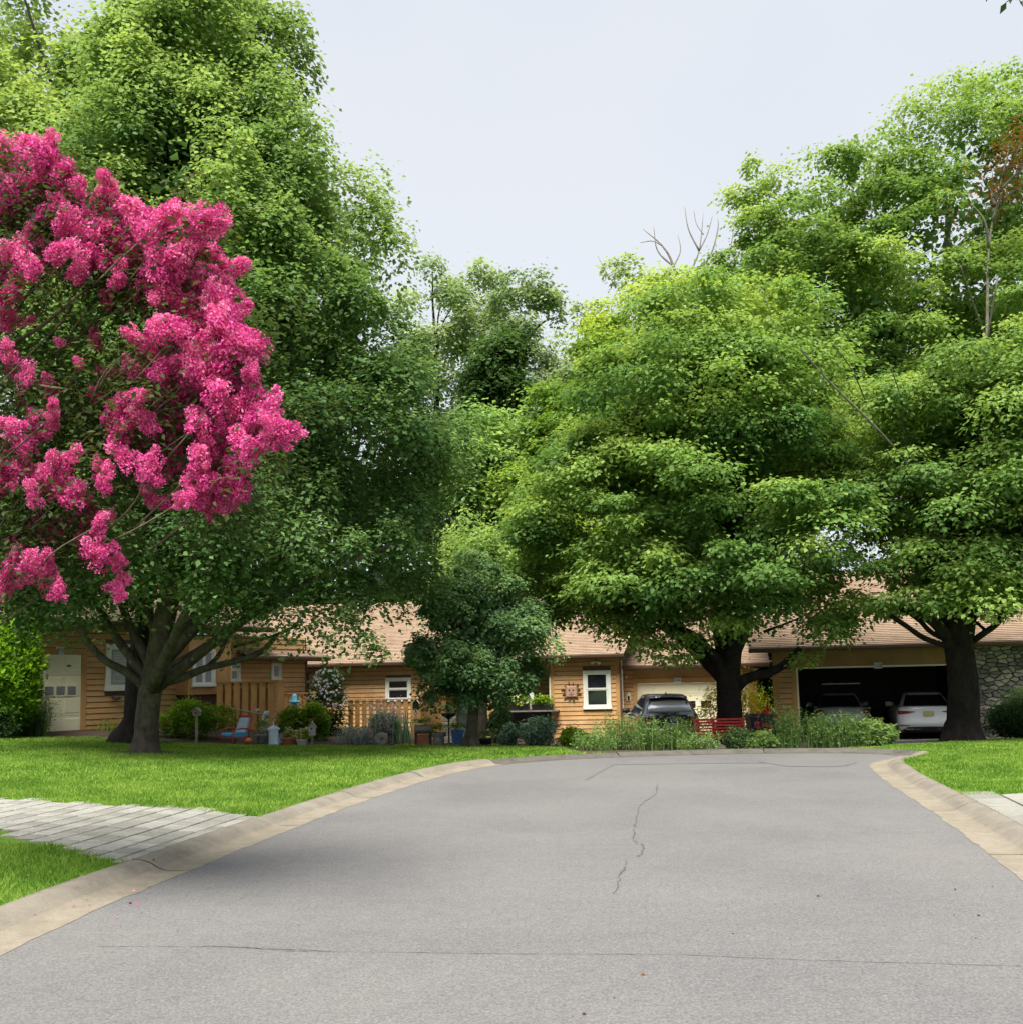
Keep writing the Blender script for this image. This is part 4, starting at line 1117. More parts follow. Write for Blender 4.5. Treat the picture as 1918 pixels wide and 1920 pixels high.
tree('shade_tree', 'dark trunked tree close behind the big grey tree on the lawn', 25.8, (250, 1372),
     [(940, 200, 560), (820, 120, 640), (700, 60, 680), (520, 0, 640), (380, -90, 615), (220, -60, 605), (120, -20, 560), (30, 10, 500), (-60, 60, 430)],
     'lf_back', 'bark_dark', 360, 315, 0.70, 1.2, 0.8, 'quad', 0.144, (0.15, 0.95), seed=23, bflat=1.25, core=2600, toplight=0.3,
     trunk=[(250, 1374, 95), (258, 1350, 52), (260, 1300, 46), (262, 1240, 44), (270, 1160, 34), (280, 1000, 24)], auto=8, twigs=10, tr=0.3, back=0.75, dr=0.5)

# ---- small dark tree at the end of the lawn
tree('small_tree', 'small round dark green tree at the far end of the lawn', 25.6, (883, 1400),
     [(1312, 810, 945), (1275, 770, 995), (1225, 748, 1030), (1170, 765, 1020), (1120, 805, 985), (1075, 845, 945), (1045, 872, 922)],
     'lf_small', 'bark_grey', 190, 300, 0.30, 0.85, 0.5, 'quad', 0.083, (0.05, 0.85), seed=31, bflat=0.8, rb=1.6, per_b=5, core=900, trunk=[(883, 1402, 40), (884, 1370, 22), (888, 1330, 20), (892, 1270, 16), (895, 1180, 9)], auto=8, twigs=16, tr=0.14, toplight=0.4)
tree('slender_tree', 'pale feathery green treetop rising behind the small dark tree', 29.0, (900, 1380),
     [(1200, 850, 960), (1120, 825, 990), (1060, 835, 985), (1010, 855, 960), (975, 875, 930)],
     'lf_fargreen', 'bark_grey', 90, 252, 0.40, 1.7, 1.2, 'quad', 0.094, (0.4, 1.0), seed=33, bflat=1.5, core=300, auto=5, twigs=6, tr=0.12)

# ---- maples on the right
tree('maple_tree', 'spreading bright green maple behind the red bench', 27.0, (1368, 1392),
     [(1190, 1190, 1540), (1150, 1070, 1590), (1080, 1000, 1615), (1000, 970, 1620), (900, 1010, 1610), (820, 1060, 1590), (740, 1100, 1590), (660, 1140, 1540), (580, 1190, 1480), (520, 1240, 1420)],
     'lf_maple', 'bark_dark', 390, 441, 0.78, 0.42, 0.5, 'quad', 0.119, (0.0, 0.95), seed=41, bflat=0.8, rb=1.9, per_b=6, core=1500, droop=0.55, toplight=0.25,
     trunk=[(1368, 1394, 66), (1367, 1350, 47), (1365, 1300, 44), (1366, 1260, 44), (1372, 1210, 38), (1384, 1150, 26), (1392, 1080, 28), (1400, 950, 18)],
     limbs=[([(1362, 1290), (1345, 1240), (1325, 1215), (1300, 1190), (1260, 1170)], 40, 8, -0.8), ([(1362, 1255), (1350, 1200), (1345, 1140), (1330, 1060)], 42, 20, 0.3),
            ([(1378, 1290), (1400, 1272), (1440, 1262), (1470, 1245), (1500, 1215)], 36, 12, -0.6), ([(1372, 1230), (1396, 1170), (1402, 1100), (1410, 1000)], 40, 20, 0.2)],
     auto=8, twigs=26, tr=0.4, extra=[(1215, 1212, -1.4, 0.55, 0.6), (1285, 1235, -1.5, 0.5, 0.5), (1250, 1240, -1.6, 0.4, 0.7), (1140, 1175, -1.0, 0.6, 0.8), (1300, 1205, -1.2, 0.6, 0.4), (1235, 1225, -1.5, 0.5, 0.7), (1265, 1200, -1.5, 0.55, 0.6), (1180, 1195, -1.0, 0.6, 0.8), (1510, 1240, -1.2, 0.5, 0.6), (1560, 1195, -1.2, 0.6, 0.5), (1260, 520, 0.5, 0.7, 1.2), (1230, 560, 0.3, 0.8, 1.15), (1290, 545, 0.3, 0.8, 1.1)])
tree('maple_tree', 'thick black trunked maple beside the open garage', 25.3, (1806, 1390),
     [(1150, 1680, 1990), (1110, 1630, 2040), (1050, 1610, 2080), (980, 1605, 2090), (900, 1630, 2090), (820, 1640, 2060), (740, 1670, 2030), (660, 1700, 2000)],
     'lf_maple2', 'bark_dark', 260, 420, 0.74, 0.42, 0.5, 'quad', 0.119, (0.05, 0.95), seed=43, bflat=0.85, rb=1.9, per_b=7, core=1500, droop=0.55, toplight=0.2,
     trunk=[(1806, 1392, 84), (1805, 1350, 58), (1804, 1290, 54), (1800, 1230, 52), (1794, 1180, 52), (1787, 1140, 40), (1790, 1050, 34), (1800, 900, 22)],
     limbs=[([(1788, 1215), (1765, 1180), (1735, 1155), (1690, 1140)], 44, 16, -0.5), ([(1806, 1225), (1815, 1170), (1825, 1100), (1830, 1000)], 46, 22, 0.2), ([(1812, 1210), (1840, 1190), (1870, 1168), (1885, 1140)], 20, 10, -0.4),
            ([(1775, 1212), (1730, 1195), (1700, 1175), (1670, 1155)], 16, 9, -0.6), ([(1778, 1202), (1745, 1185), (1725, 1165), (1705, 1150)], 14, 9, -0.2), ([(1785, 1190), (1770, 1120), (1762, 1000), (1765, 900)], 50, 24, 0.3),
            ([(1790, 1120), (1745, 960), (1692, 862), (1640, 800), (1560, 722), (1500, 655)], 9, 3, -2.2, 'bark_pale'), ([(1640, 800), (1600, 700), (1560, 645)], 5, 2, -2.4, 'bark_pale'), ([(1692, 862), (1690, 760), (1670, 690)], 5, 2, -2.4, 'bark_pale'),
            ([(1800, 1000), (1835, 800), (1850, 640), (1870, 520)], 9, 3, -2.0, 'bark_pale'), ([(1850, 640), (1820, 560), (1800, 500)], 7, 3, -2.4, 'bark_pale')],
     auto=5, twigs=20, tr=0.5, extra=[(1660, 1130, -1.0, 0.6, 0.4), (1720, 1120, -1.3, 0.6, 0.6), (1900, 1120, -1.0, 0.6, 0.5)])
tree('yellow_green_tree', 'yellow green tree left of the right hand maples, behind the tan house', 50.0, (1180, 1370),
     [(1120, 980, 1290), (1020, 935, 1330), (930, 945, 1350), (840, 990, 1350), (760, 1020, 1350), (690, 1045, 1345), (620, 1065, 1330), (560, 1120, 1290)],
     'lf_yellow', 'bark_pale', 300, 252, 1.0, 0.5, 0.55, 'quad', 0.202, (0.05, 0.95), seed=47, bflat=0.6, core=2200, corek=0.8, auto=10, twigs=16, tr=0.35, toplight=0.15)
tree('tall_tree', 'tall airy tree rising highest on the right behind the stone house', 46.0, (1760, 1370),
     [(900, 1480, 2040), (750, 1480, 2040), (600, 1500, 2030), (500, 1530, 2020), (400, 1570, 2010), (320, 1600, 1990), (250, 1670, 1950), (200, 1690, 1930), (160, 1780, 1890), (120, 1810, 1860)],
     'lf_maple2', 'bark_pale', 400, 230, 0.9, 0.55, 0.5, 'quad', 0.187, (0.15, 1.0), seed=53, bflat=0.6, core=1400, corek=0.7, auto=14, twigs=22, tr=0.38, extra=[(1700, 225, -1, 1.3, .7), (1745, 195, -1, 1.2, .8), (1660, 285, -1, 1.3, .6), (1790, 165, -.5, 1.1, .8), (1735, 260, -1, 1.4, .5), (1640, 330, -1, 1.2, .7), (1690, 320, -1.5, 1.4, .5), (1780, 230, -1, 1.3, .6), (1850, 150, 0, .9, .8), (1830, 250, -1, 1.3, .5)], trunk=[(1760, 1380, 36), (1765, 1000, 26), (1770, 700, 20), (1775, 450, 12), (1800, 250, 6)], inner=0.8)
tree('tall_tree', 'broad green tree forming the left shoulder of the tall trees', 43.0, (1520, 1370),
     [(1000, 1300, 1700), (850, 1290, 1720), (700, 1300, 1720), (600, 1320, 1710), (520, 1345, 1680), (430, 1385, 1640), (350, 1385, 1610), (285, 1440, 1570)],
     'lf_maple2', 'bark_pale', 360, 230, 0.9, 0.5, 0.5, 'quad', 0.180, (0.1, 0.95), seed=59, bflat=0.55, core=1300, corek=0.75, auto=14, twigs=22, tr=0.36, trunk=[(1520, 1380, 34), (1515, 1000, 24), (1505, 700, 16), (1500, 420, 7)], inner=0.7)
tree('dying_tree', 'thin tree with withered brown leaves at the upper right', 40.0, (1890, 1370),
     [(440, 1835, 1930), (380, 1825, 1945), (320, 1850, 1960), (260, 1870, 1950)],
     'lf_brown', 'bark_pale', 20, 70, 0.85, 1.1, 0.3, 'quad', 0.122, (0.2, 0.9), seed=61, trunk=[(1850, 1380, 14), (1850, 900, 10), (1850, 600, 6), (1856, 440, 4), (1890, 280, 2)], auto=6, twigs=8, tr=0.15)
tree('pale_tree', 'pale grey green feathery tree cut by the right edge', 23.5, (2010, 1390),
     [(1150, 1930, 2080), (1080, 1890, 2120), (1000, 1880, 2130), (930, 1875, 2130), (860, 1890, 2100), (830, 1920, 2060)],
     'lf_pale', 'bark_pale', 50, 120, 0.6, 0.7, 0.4, 'oval', 0.12, (0.2, 0.8), seed=67, auto=6, twigs=12, tr=0.14)
# ---- dead tree: bare twigs against the sky
dead = empty('dead_tree', tuple(gpt(8.2, 48.0))); tag(dead, 'bare dead treetop sticking out against the sky', 'tree')
db = np.array(dead.location); mb = MB()
for pl, w in (([(1290, 1300), (1290, 800), (1285, 600), (1262, 500), (1240, 460), (1205, 430)], 14), ([(1285, 600), (1292, 520), (1310, 470), (1318, 400)], 7), ([(1310, 470), (1290, 430), (1283, 388)], 4), ([(1262, 500), (1232, 470), (1225, 425)], 5), ([(1240, 460), (1222, 452), (1200, 455)], 3),
              ([(1292, 520), (1330, 480), (1345, 430), (1345, 410)], 5), ([(1310, 470), (1325, 440), (1335, 405)], 3), ([(1285, 600), (1330, 540), (1365, 480), (1378, 400)], 5), ([(1262, 500), (1275, 470), (1270, 440)], 3), ([(1318, 440), (1305, 420), (1300, 395)], 2), ([(1285, 640), (1210, 560), (1150, 530), (1120, 480)], 4), ([(1150, 530), (1160, 500), (1158, 480)], 2)):
    q = np.array([at(x, y, 48.0 + 0.3 * i) for i, (x, y) in enumerate(pl)])
    limb_tube(mb, q - db, w / 2 / ppm(48), 0.012, 6, 0, 4)
mb.build('trunk', M['bark_pale'], dead, True)
# ---- woods behind the houses
FAR = [
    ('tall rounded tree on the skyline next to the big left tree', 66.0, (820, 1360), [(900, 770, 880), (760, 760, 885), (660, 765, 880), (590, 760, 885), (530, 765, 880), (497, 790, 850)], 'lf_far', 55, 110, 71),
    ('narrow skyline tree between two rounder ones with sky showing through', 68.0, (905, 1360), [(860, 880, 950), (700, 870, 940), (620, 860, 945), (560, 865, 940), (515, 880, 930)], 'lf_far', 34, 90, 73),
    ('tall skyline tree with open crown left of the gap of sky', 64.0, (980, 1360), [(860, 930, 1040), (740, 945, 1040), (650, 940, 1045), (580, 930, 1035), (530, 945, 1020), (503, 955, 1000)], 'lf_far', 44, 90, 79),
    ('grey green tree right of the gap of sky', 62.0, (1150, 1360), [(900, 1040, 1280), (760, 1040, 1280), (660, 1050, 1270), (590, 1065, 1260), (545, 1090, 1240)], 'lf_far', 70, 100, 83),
    ('dark ivy covered tree below the skyline trees', 60.0, (925, 1360), [(830, 870, 980), (760, 880, 970), (690, 890, 965), (630, 905, 955)], 'lf_dark', 44, 110, 89),
    ('mid green rounded tree behind the slender treetop', 52.0, (930, 1360), [(1150, 820, 1040), (1000, 830, 1030), (900, 835, 1025), (840, 850, 1005), (785, 880, 970)], 'lf_fargreen', 95, 110, 97),
    ('dark wood tree behind the left house', 56.0, (640, 1360), [(1215, 300, 860), (1000, 300, 880), (850, 340, 880), (760, 420, 860)], 'lf_dark', 120, 100, 101),
    ('broad tree in the woods behind the tan house', 60.0, (1330, 1360), [(1180, 1120, 1540), (1000, 1100, 1560), (850, 1120, 1560), (720, 1180, 1500)], 'lf_fargreen', 55, 90, 103),
    ('dark woodland tree behind the stone house', 54.0, (1850, 1360), [(1200, 1640, 2080), (1000, 1620, 2100), (850, 1640, 2100), (700, 1680, 2080)], 'lf_dark', 60, 90, 107),
    ('dark woodland tree at the left edge behind the brown house', 50.0, (60, 1360), [(1210, -140, 260), (1000, -160, 280), (850, -140, 280), (760, -100, 240)], 'lf_dark', 45, 90, 109),
]
for lab, Y, bp, prof, mt, n, per, sd_ in FAR:
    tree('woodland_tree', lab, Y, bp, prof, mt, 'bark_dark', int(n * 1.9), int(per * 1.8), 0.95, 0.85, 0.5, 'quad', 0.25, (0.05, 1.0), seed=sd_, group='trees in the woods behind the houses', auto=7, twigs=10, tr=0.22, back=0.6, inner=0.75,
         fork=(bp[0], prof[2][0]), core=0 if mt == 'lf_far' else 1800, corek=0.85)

# ------------------------------------------------------------------ crape myrtle
rgm = np.random.default_rng(5)
MY = np.array([-5.35, 7.9])
mroot = empty('crape_myrtle', (MY[0], MY[1], float(terr(*MY)))); tag(mroot, 'pink flowering crape myrtle leaning in from the left edge', 'tree')
mb0 = np.array(mroot.location)
M_CL = [  # flower heads read off the photograph: x, y, size in pixels
 (15,290,45),(70,285,48),(100,320,48),(30,330,45),(8,360,40),(120,345,40),(60,345,40),(150,350,30),(30,400,40),(10,440,30),(40,470,34),(140,385,45),(170,400,46),(205,360,36),(130,420,42),(170,450,48),(210,440,44),(190,480,40),(240,400,36),
 (270,410,48),(300,420,50),(280,460,52),(320,455,46),(350,405,40),(385,405,44),(375,440,44),(400,420,32),(330,490,46),(300,500,40),(370,480,46),(400,500,46),(420,530,46),(380,530,40),(415,560,40),(435,545,30),(240,535,44),(265,540,36),(225,520,34),(350,540,34),
 (300,495,40),(340,590,46),(380,600,50),(410,590,44),(430,620,46),(320,620,44),(350,650,52),(390,650,50),(430,660,50),(460,640,42),(475,660,34),(300,660,44),(270,640,38),(330,690,46),(370,700,46),(410,690,46),(440,710,36),(310,730,44),(350,740,40),(250,690,30),(180,640,26),(200,560,24),
 (440,735,42),(475,750,42),(500,770,42),(520,800,40),(540,825,28),(460,780,46),(430,790,46),(400,770,44),(480,815,42),(450,830,40),(500,830,36),(470,850,30),(370,800,44),(340,790,40),(420,830,40),(390,850,40),(300,800,44),(220,770,36),(230,800,38),(210,790,30),(270,785,30),
 (260,850,40),(285,875,36),(240,860,34),(370,880,42),(420,890,42),(450,900,34),(400,910,42),(370,930,42),(430,920,36),(390,945,36),(350,935,30),(330,870,34),(300,900,26),(310,940,24),(280,930,24),
 (30,850,40),(10,880,38),(25,900,34),(40,830,30),(100,880,32),(120,905,36),(80,910,34),(140,925,34),(150,940,30),(60,890,30),(195,900,32),(190,880,24),(170,960,40),(200,970,28),(150,975,30),(185,985,26),
 (180,1030,36),(205,1045,32),(160,1025,28),(225,1055,22),(220,1095,30),(222,1110,22),(75,1020,34),(70,985,26),(60,1060,36),(90,1090,36),(110,1105,26),(15,1070,34),(5,1095,28),(40,1085,30),(90,1060,26),
 (10,560,34),(8,590,34),(30,540,32),(5,520,30),(10,610,22),(50,700,26),(90,725,28),(100,780,28),(70,800,34),(40,750,20),(60,440,30),(90,480,30),(60,600,16),(180,740,24),(200,700,20),(150,680,16),(110,640,14),(100,430,26),(250,470,44),(230,430,40),(340,430,44),(300,560,30),(330,560,36),(450,590,30),(470,690,26),(350,770,40),(410,740,40),
 (95,395,34),(120,470,32),(60,500,34),(20,490,34),(150,500,30),(200,410,34),(15,660,28),(35,690,26),(25,800,30),(130,860,30),(60,930,28),(110,985,26),(30,1020,28),(255,745,34),(300,690,40)]
cl_world = []
for (x, y, s) in M_CL:
    Yc = 7.2 + 1.0 * rgm.random() - 0.5 * max(0, (x - 250) / 300)
    cl_world.append((at(x, y, Yc), s / ppm(Yc)))
    if s >= 40 and len(cl_world) < 262:
        cl_world.append((at(x + rgm.normal() * s * .55, y + rgm.normal() * s * .5, Yc + 0.12), 0.8 * s / ppm(Yc)))
def panicle(seed):
    rg = np.random.default_rng(seed); fo = Foliage()
    nl = 22
    hz = rg.random(nl); th = rg.random(nl) * 6.28; rr = (1 - hz * 0.8) ** 0.7 * 0.50 * (0.3 + 0.7 * rg.random(nl))
    C = np.stack([rr * np.cos(th), rr * np.sin(th), -0.45 + 1.0 * hz], -1)
    per = 70
    d = unit(rg.normal(size=(nl, per, 3)) + np.array([0, 0, 0.15]))
    rad = (0.10 + 0.13 * rg.random(nl))[:, None, None]
    pos = C[:, None] + d * rad * (0.75 + 0.35 * rg.random((nl, per, 1)))
    nor = unit(d * 0.6 + rg.normal(size=d.shape) * 0.6); tan = rg.normal(size=d.shape)
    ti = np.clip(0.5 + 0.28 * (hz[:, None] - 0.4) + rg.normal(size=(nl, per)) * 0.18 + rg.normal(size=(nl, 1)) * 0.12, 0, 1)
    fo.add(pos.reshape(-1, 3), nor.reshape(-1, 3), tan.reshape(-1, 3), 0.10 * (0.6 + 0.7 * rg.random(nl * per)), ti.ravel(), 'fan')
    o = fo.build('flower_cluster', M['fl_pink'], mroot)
    return o.data, o
protos = [panicle(200 + k) for k in range(7)]
for k, (p, s) in enumerate(cl_world):
    if k < 7: o = protos[k][1]
    else:
        o = bpy.data.objects.new('flower_cluster', protos[int(rgm.integers(7))][0]); link(o, mroot)
    o.location = tuple(p - mb0)
    sc = s * 1.5
    o.scale = (sc * (0.75 + 0.3 * rgm.random()), sc * 0.9, sc * (1.0 + 0.5 * rgm.random()))
    o.rotation_euler = (rgm.normal() * 0.5, rgm.normal() * 0.5 + (0.7 if rgm.random() < .6 else 0.1), rgm.random() * 6.28)
# leaves between and behind the flower heads
fo = Foliage()
C = np.array([p for p, s in cl_world]); n0 = len(C)
Cb = C + rgm.normal(size=C.shape) * np.array([0.16, 0.12, 0.14]) + np.array([-0.12, 0.22, -0.05])
clumps_to_leaves(fo, rgm, Cb - mb0, np.full(n0, 0.24), np.tile([0.4, -0.2, 0.0], (n0, 1)), 48, 0.9, 0.3, 'oval', 0.06, 0.35 + 0.4 * rgm.random(n0))
inn = []
for k in range(250):
    y = 330 + 760 * rgm.random(); xm = np.interp(y, [330, 480, 650, 800, 950, 1090], [110, 330, 400, 420, 260, 80])
    inn.append(at(-120 + (xm + 90) * rgm.random() ** 0.8, y, 7.5 + 1.3 * rgm.random()))
inn = np.array(inn)
clumps_to_leaves(fo, rgm, inn - mb0, np.full(len(inn), 0.30), np.tile([0.2, -0.2, 0.0], (len(inn), 1)), 105, 0.9, 0.2, 'oval', 0.052, 0.2 + 0.5 * rgm.random(len(inn)))
off = []
for k in range(70):     # the part of the crown left of the frame
    a, b_ = rgm.random() * 6.28, rgm.random()
    off.append((MY[0] - 0.9 + 1.7 * math.cos(a) * b_ ** 0.5, MY[1] + 0.4 + 1.6 * math.sin(a) * b_ ** 0.5, 2.4 + 3.2 * rgm.random()))
off = np.array(off)
clumps_to_leaves(fo, rgm, off - mb0, np.full(len(off), 0.35), np.tile([0, 0, 0.1], (len(off), 1)), 40, 0.9, 0.3, 'oval', 0.085, 0.3 + 0.5 * rgm.random(len(off)))
o = fo.build('crown', M['lf_myrtle'], mroot); o['kind'] = 'stuff'
for k in range(5):
    m2 = MB(); a = k * 1.3
    q = np.array([(MY[0] + 0.12 * math.cos(a), MY[1] + 0.12 * math.sin(a), mb0[2] - 0.1), (MY[0] + 0.3 * math.cos(a), MY[1] + 0.3 * math.sin(a), 1.2), (MY[0] + 0.6 * math.cos(a), MY[1] + 0.6 * math.sin(a), 2.4), (MY[0] + 0.9 * math.cos(a), MY[1] + 0.9 * math.sin(a), 3.8)])
    limb_tube(m2, q - mb0, 0.07, 0.03, 10, 0.05); m2.build('trunk', M['bark_myrtle'], mroot, True)
for pl, w in (([(-120, 905), (0, 865), (90, 853), (160, 848), (210, 820), (270, 780), (350, 760), (410, 732)], 17), ([(-80, 790), (0, 733), (50, 722), (110, 728), (160, 735)], 12), ([(-100, 740), (0, 660), (80, 610), (140, 560), (190, 525), (240, 470)], 12), ([(150, 850), (200, 830), (255, 817), (290, 812)], 9), ([(-60, 700), (20, 600), (60, 540), (110, 470)], 9),
              ([(-60, 1000), (0, 965), (40, 945), (50, 935)], 9), ([(110, 785), (130, 755), (140, 735)], 5), ([(-50, 560), (20, 500), (70, 440), (90, 380)], 9), ([(140, 560), (120, 600), (60, 660), (-20, 740)], 7), ([(240, 470), (310, 440), (370, 410), (400, 405)], 6), ([(190, 525), (250, 505), (320, 510), (360, 540)], 5), ([(350, 760), (410, 780), (470, 790)], 6), ([(20, 600), (60, 590), (130, 590)], 5)):
    m2 = MB(); q = np.array([at(x, y, 7.75 + 0.3 * math.sin(i * 1.3 + x * .01)) for i, (x, y) in enumerate(pl)])
    limb_tube(m2, q - mb0, w / 2 / ppm(7.4), max(1.5, w * 0.3) / 2 / ppm(7.4), 8, 0.04, 5); m2.build('branch', M['bark_myrtle'], mroot, True)
m2 = MB()
for k in range(110):      # twigs
    j = int(rgm.integers(n0)); e = C[j]; s = e + np.array([-0.35 - 0.3 * rgm.random(), 0.25, -0.25 - 0.2 * rgm.random()])
    limb_tube(m2, np.array([s, (s + e) / 2 + rgm.normal(size=3) * 0.04, e]) - mb0, 0.009, 0.004, 5, 0, 3)
m2.build('twigs', M['bark_myrtle'], mroot, True)['kind'] = 'stuff'

# hanging sprig at the top right corner
sp_ = empty('overhanging_branch', tuple(at(1990, -40, 6.0))); tag(sp_, 'dark leafy sprig hanging into the top right corner', 'branch')
so = np.array(sp_.location); fo = Foliage()
tips = [(1893, 2, -0.2), (1886, 18, -0.9), (1908, 12, 0.3), (1912, 20, 0.6), (1918, 8, 0.2), (1852, -4, -.3), (1872, -6, 0.1), (1925, 0, .3), (1905, -8, 0.), (1940, -10, 0.4), (1960, -30, 0.2)]
P = np.array([at(x, y - 14, 6.0 + 0.1 * (i % 3)) for i, (x, y, _) in enumerate(tips)]) - so
T = np.array([(a * 0.6, 0.1, -1.0) for _, _, a in tips]); Nn = unit(rgm.normal(size=P.shape) * 0.4 + np.array([0, -1, 0.3]))
fo.add(P, Nn, T, np.full(len(P), 0.075), np.full(len(P), 0.4), 'oval'); fo.build('leaf_spray', M['lf_dark'], sp_)
m2 = MB()
for i in range(len(P)): limb_tube(m2, np.array([(0, 0, 0), P[i] * 0.5 + np.array([0, 0, 0.03]), P[i]]), 0.008, 0.0025, 5, 0, 3)
m2.build('twig', M['bark_dark'], sp_, True)
# ------------------------------------------------------------------ cars
M['paint_grey'] = plain('car_paint_grey', (0.13, 0.135, 0.17), 0.18, 0.7, var=0.04, spec=0.6, coat=1.0)
M['paint_white'] = plain('car_paint_white', (0.76, 0.77, 0.80), 0.3, 0.0, var=0.02, spec=0.5, coat=0.8)
M['paint_silver'] = plain('car_paint_silver', (0.50, 0.52, 0.52), 0.35, 0.2, var=0.03, spec=0.5, coat=0.6)
M['trim_black'] = plain('car_trim', (0.015, 0.015, 0.017), 0.5)
M['lamp_red'] = plain('tail_lamp', (0.30, 0.012, 0.018), 0.15, var=0.1, spec=0.8)
M['lamp_white'] = plain('clear_lamp', (0.5, 0.5, 0.5), 0.15, spec=0.8)
M['chrome'] = plain('chrome', (0.75, 0.75, 0.76), 0.15, 1.0, var=0.02)
M['plate'] = plain('plate_cream', (0.52, 0.50, 0.38), 0.5, var=0.06)
M['plate_gold'] = plain('plate_gold', (0.52, 0.44, 0.16), 0.5, var=0.08)
M['tyre'] = plain('tyre', (0.02, 0.02, 0.02), 0.85)
M['rearglass_bright'] = plain('rear_glass', (0.03, 0.035, 0.045), 0.04, var=0.1, spec=1.0)
class Car:
    def __init__(self, name, label, loc, rz, paint, levels, cab, roof_from, glass='glass'):
        """levels: (z, y_rear, y_front, half width); cab: the same for the cabin"""
        self.root = empty(name, loc, rz); tag(self.root, label, 'car')
        self.lv = np.array(levels, float); self.cv = np.array(cab, float)
        self.paint = paint
        MB().loft([self.ring(self.lv, z) for z in self.dense(self.lv, 3)]).build('body', M[paint], self.root, True)
        zs = self.dense(self.cv, 3); rings = [self.ring(self.cv, z) for z in zs]
        mb = MB(); n = len(rings[0]); verts = [p for r in rings for p in r]; k0 = 0
        f0, f1 = [], []
        q = n // 4
        for i in range(len(rings) - 1):
            for j in range(n):
                a, b = i * n + j, i * n + (j + 1) % n
                x0, x1 = verts[a], verts[b]
                isg = zs[i + 1] <= roof_from + 1e-6 and self.isglass(j, n)
                (f1 if isg else f0).append((a, b, b + n, a + n))
        f0.append(tuple(range((len(rings) - 1) * n, len(rings) * n)))
        used = lambda fs: sorted({i for f in fs for i in f})
        for nm, fs, mt in (('roof', f0, paint), ('glasshouse', f1, glass)):
            u = used(fs); mp = {o: i for i, o in enumerate(u)}
            mesh_obj(nm, [verts[i] for i in u], [tuple(mp[i] for i in f) for f in fs], M[mt], self.root, True)
    def dense(self, lv, k):
        zs = lv[:, 0]; out = []
        for a, b in zip(zs[:-1], zs[1:]): out += list(np.linspace(a, b, k, endpoint=False))
        return out + [zs[-1]]
    def par(self, lv, z):
        return [float(np.interp(z, lv[:, 0], lv[:, c])) for c in (1, 2, 3)]
    NH = 14
    def ring(self, lv, z):
        yr, yf, w = self.par(lv, z)
        pts = []
        cs, p = min(0.42, (yf - yr) * 0.3), 3.2
        xs = w * np.sin(np.linspace(-math.pi / 2, math.pi / 2, self.NH))
        for x in xs: pts.append((x, yr + cs * (1 - (1 - min(1, abs(x / w)) ** p) ** (1 / p)), z))
        for x in xs[::-1]: pts.append((x, yf - cs * 1.6 * (1 - (1 - min(1, abs(x / w)) ** p) ** (1 / p)), z))
        return pts
    def isglass(self, j, n):
        h = self.NH
        if 2 <= j <= h - 4: return True          # rear screen
        if j == h - 1 or j == n - 1: return True  # sides
        if h + 2 <= j <= n - 4: return True
        return False
    def rear(self, x, z, lv=None):
        lv = self.lv if lv is None else lv
        yr, yf, w = self.par(lv, z); cs, p = min(0.42, (yf - yr) * 0.3), 3.2
        return yr + cs * (1 - (1 - min(0.999, abs(x / w)) ** p) ** (1 / p))
    def patch(self, name, poly, mat, off=0.012, parent=None, lv=None, n=6):
        """a plate that hugs the rear: poly is (x0, z_low0, z_high0) columns"""
        mb = MB(); cols = []
        ks = np.linspace(0, len(poly) - 1, (len(poly) - 1) * n + 1)
        P = np.array(poly, float)
        v = []
        for k in ks:
            x = np.interp(k, range(len(P)), P[:, 0]); a = np.interp(k, range(len(P)), P[:, 1]); b = np.interp(k, range(len(P)), P[:, 2])
            for t in (0, 0.5, 1):
                z = a + (b - a) * t; v.append((x, self.rear(x, z, lv) - off, z))
        m = len(ks)
        f = [(3 * i + t, 3 * (i + 1) + t, 3 * (i + 1) + t + 1, 3 * i + t + 1) for i in range(m - 1) for t in range(2)]
        k = len(v); v2 = [(p[0], p[1] + off + 0.03, p[2]) for p in v]
        f += [(3 * i + t0, 3 * i + t0 + k, 3 * (i + 1) + t0 + k, 3 * (i + 1) + t0) for i in range(m - 1) for t0 in (0, 2)]
        f += [(t, t + 1, t + 1 + k, t + k) for t in range(2)] + [(3 * (m - 1) + t, 3 * (m - 1) + t + k, 3 * (m - 1) + t + 1 + k, 3 * (m - 1) + t + 1) for t in range(2)]
        return mesh_obj(name, v + v2, f, M[mat], parent or self.root, True)
    def plate_at(self, z, w, h, mat, x=0.0):
        y = self.rear(x, z) - 0.02
        o = MB().cbox(x - w / 2, x + w / 2, y - 0.012, y + 0.03, z - h / 2, z + h / 2, 0.004).build('number_plate', M[mat], self.root)
        return o
    def wheels(self, ys, w, r=0.33):
        for y in ys:
            for s in (-1, 1):
                mb = MB(); mb.lathe([(r * 0.62, -0.10), (r * 0.95, -0.11), (r, -0.07), (r, 0.07), (r * 0.95, 0.11), (r * 0.62, 0.10)], (0, 0, 0), 24)
                wq = mb.build('wheel', M['tyre'], self.root, True); wq.rotation_euler = (0, R(90), 0); wq.location = (s * (w - 0.1), y, r)
                MB().lathe([(0.05, -0.115), (r * 0.6, -0.105), (r * 0.62, 0.105), (0.05, 0.115)], (0, 0, 0), 20).build('rim', M['metal_gr'], wq)
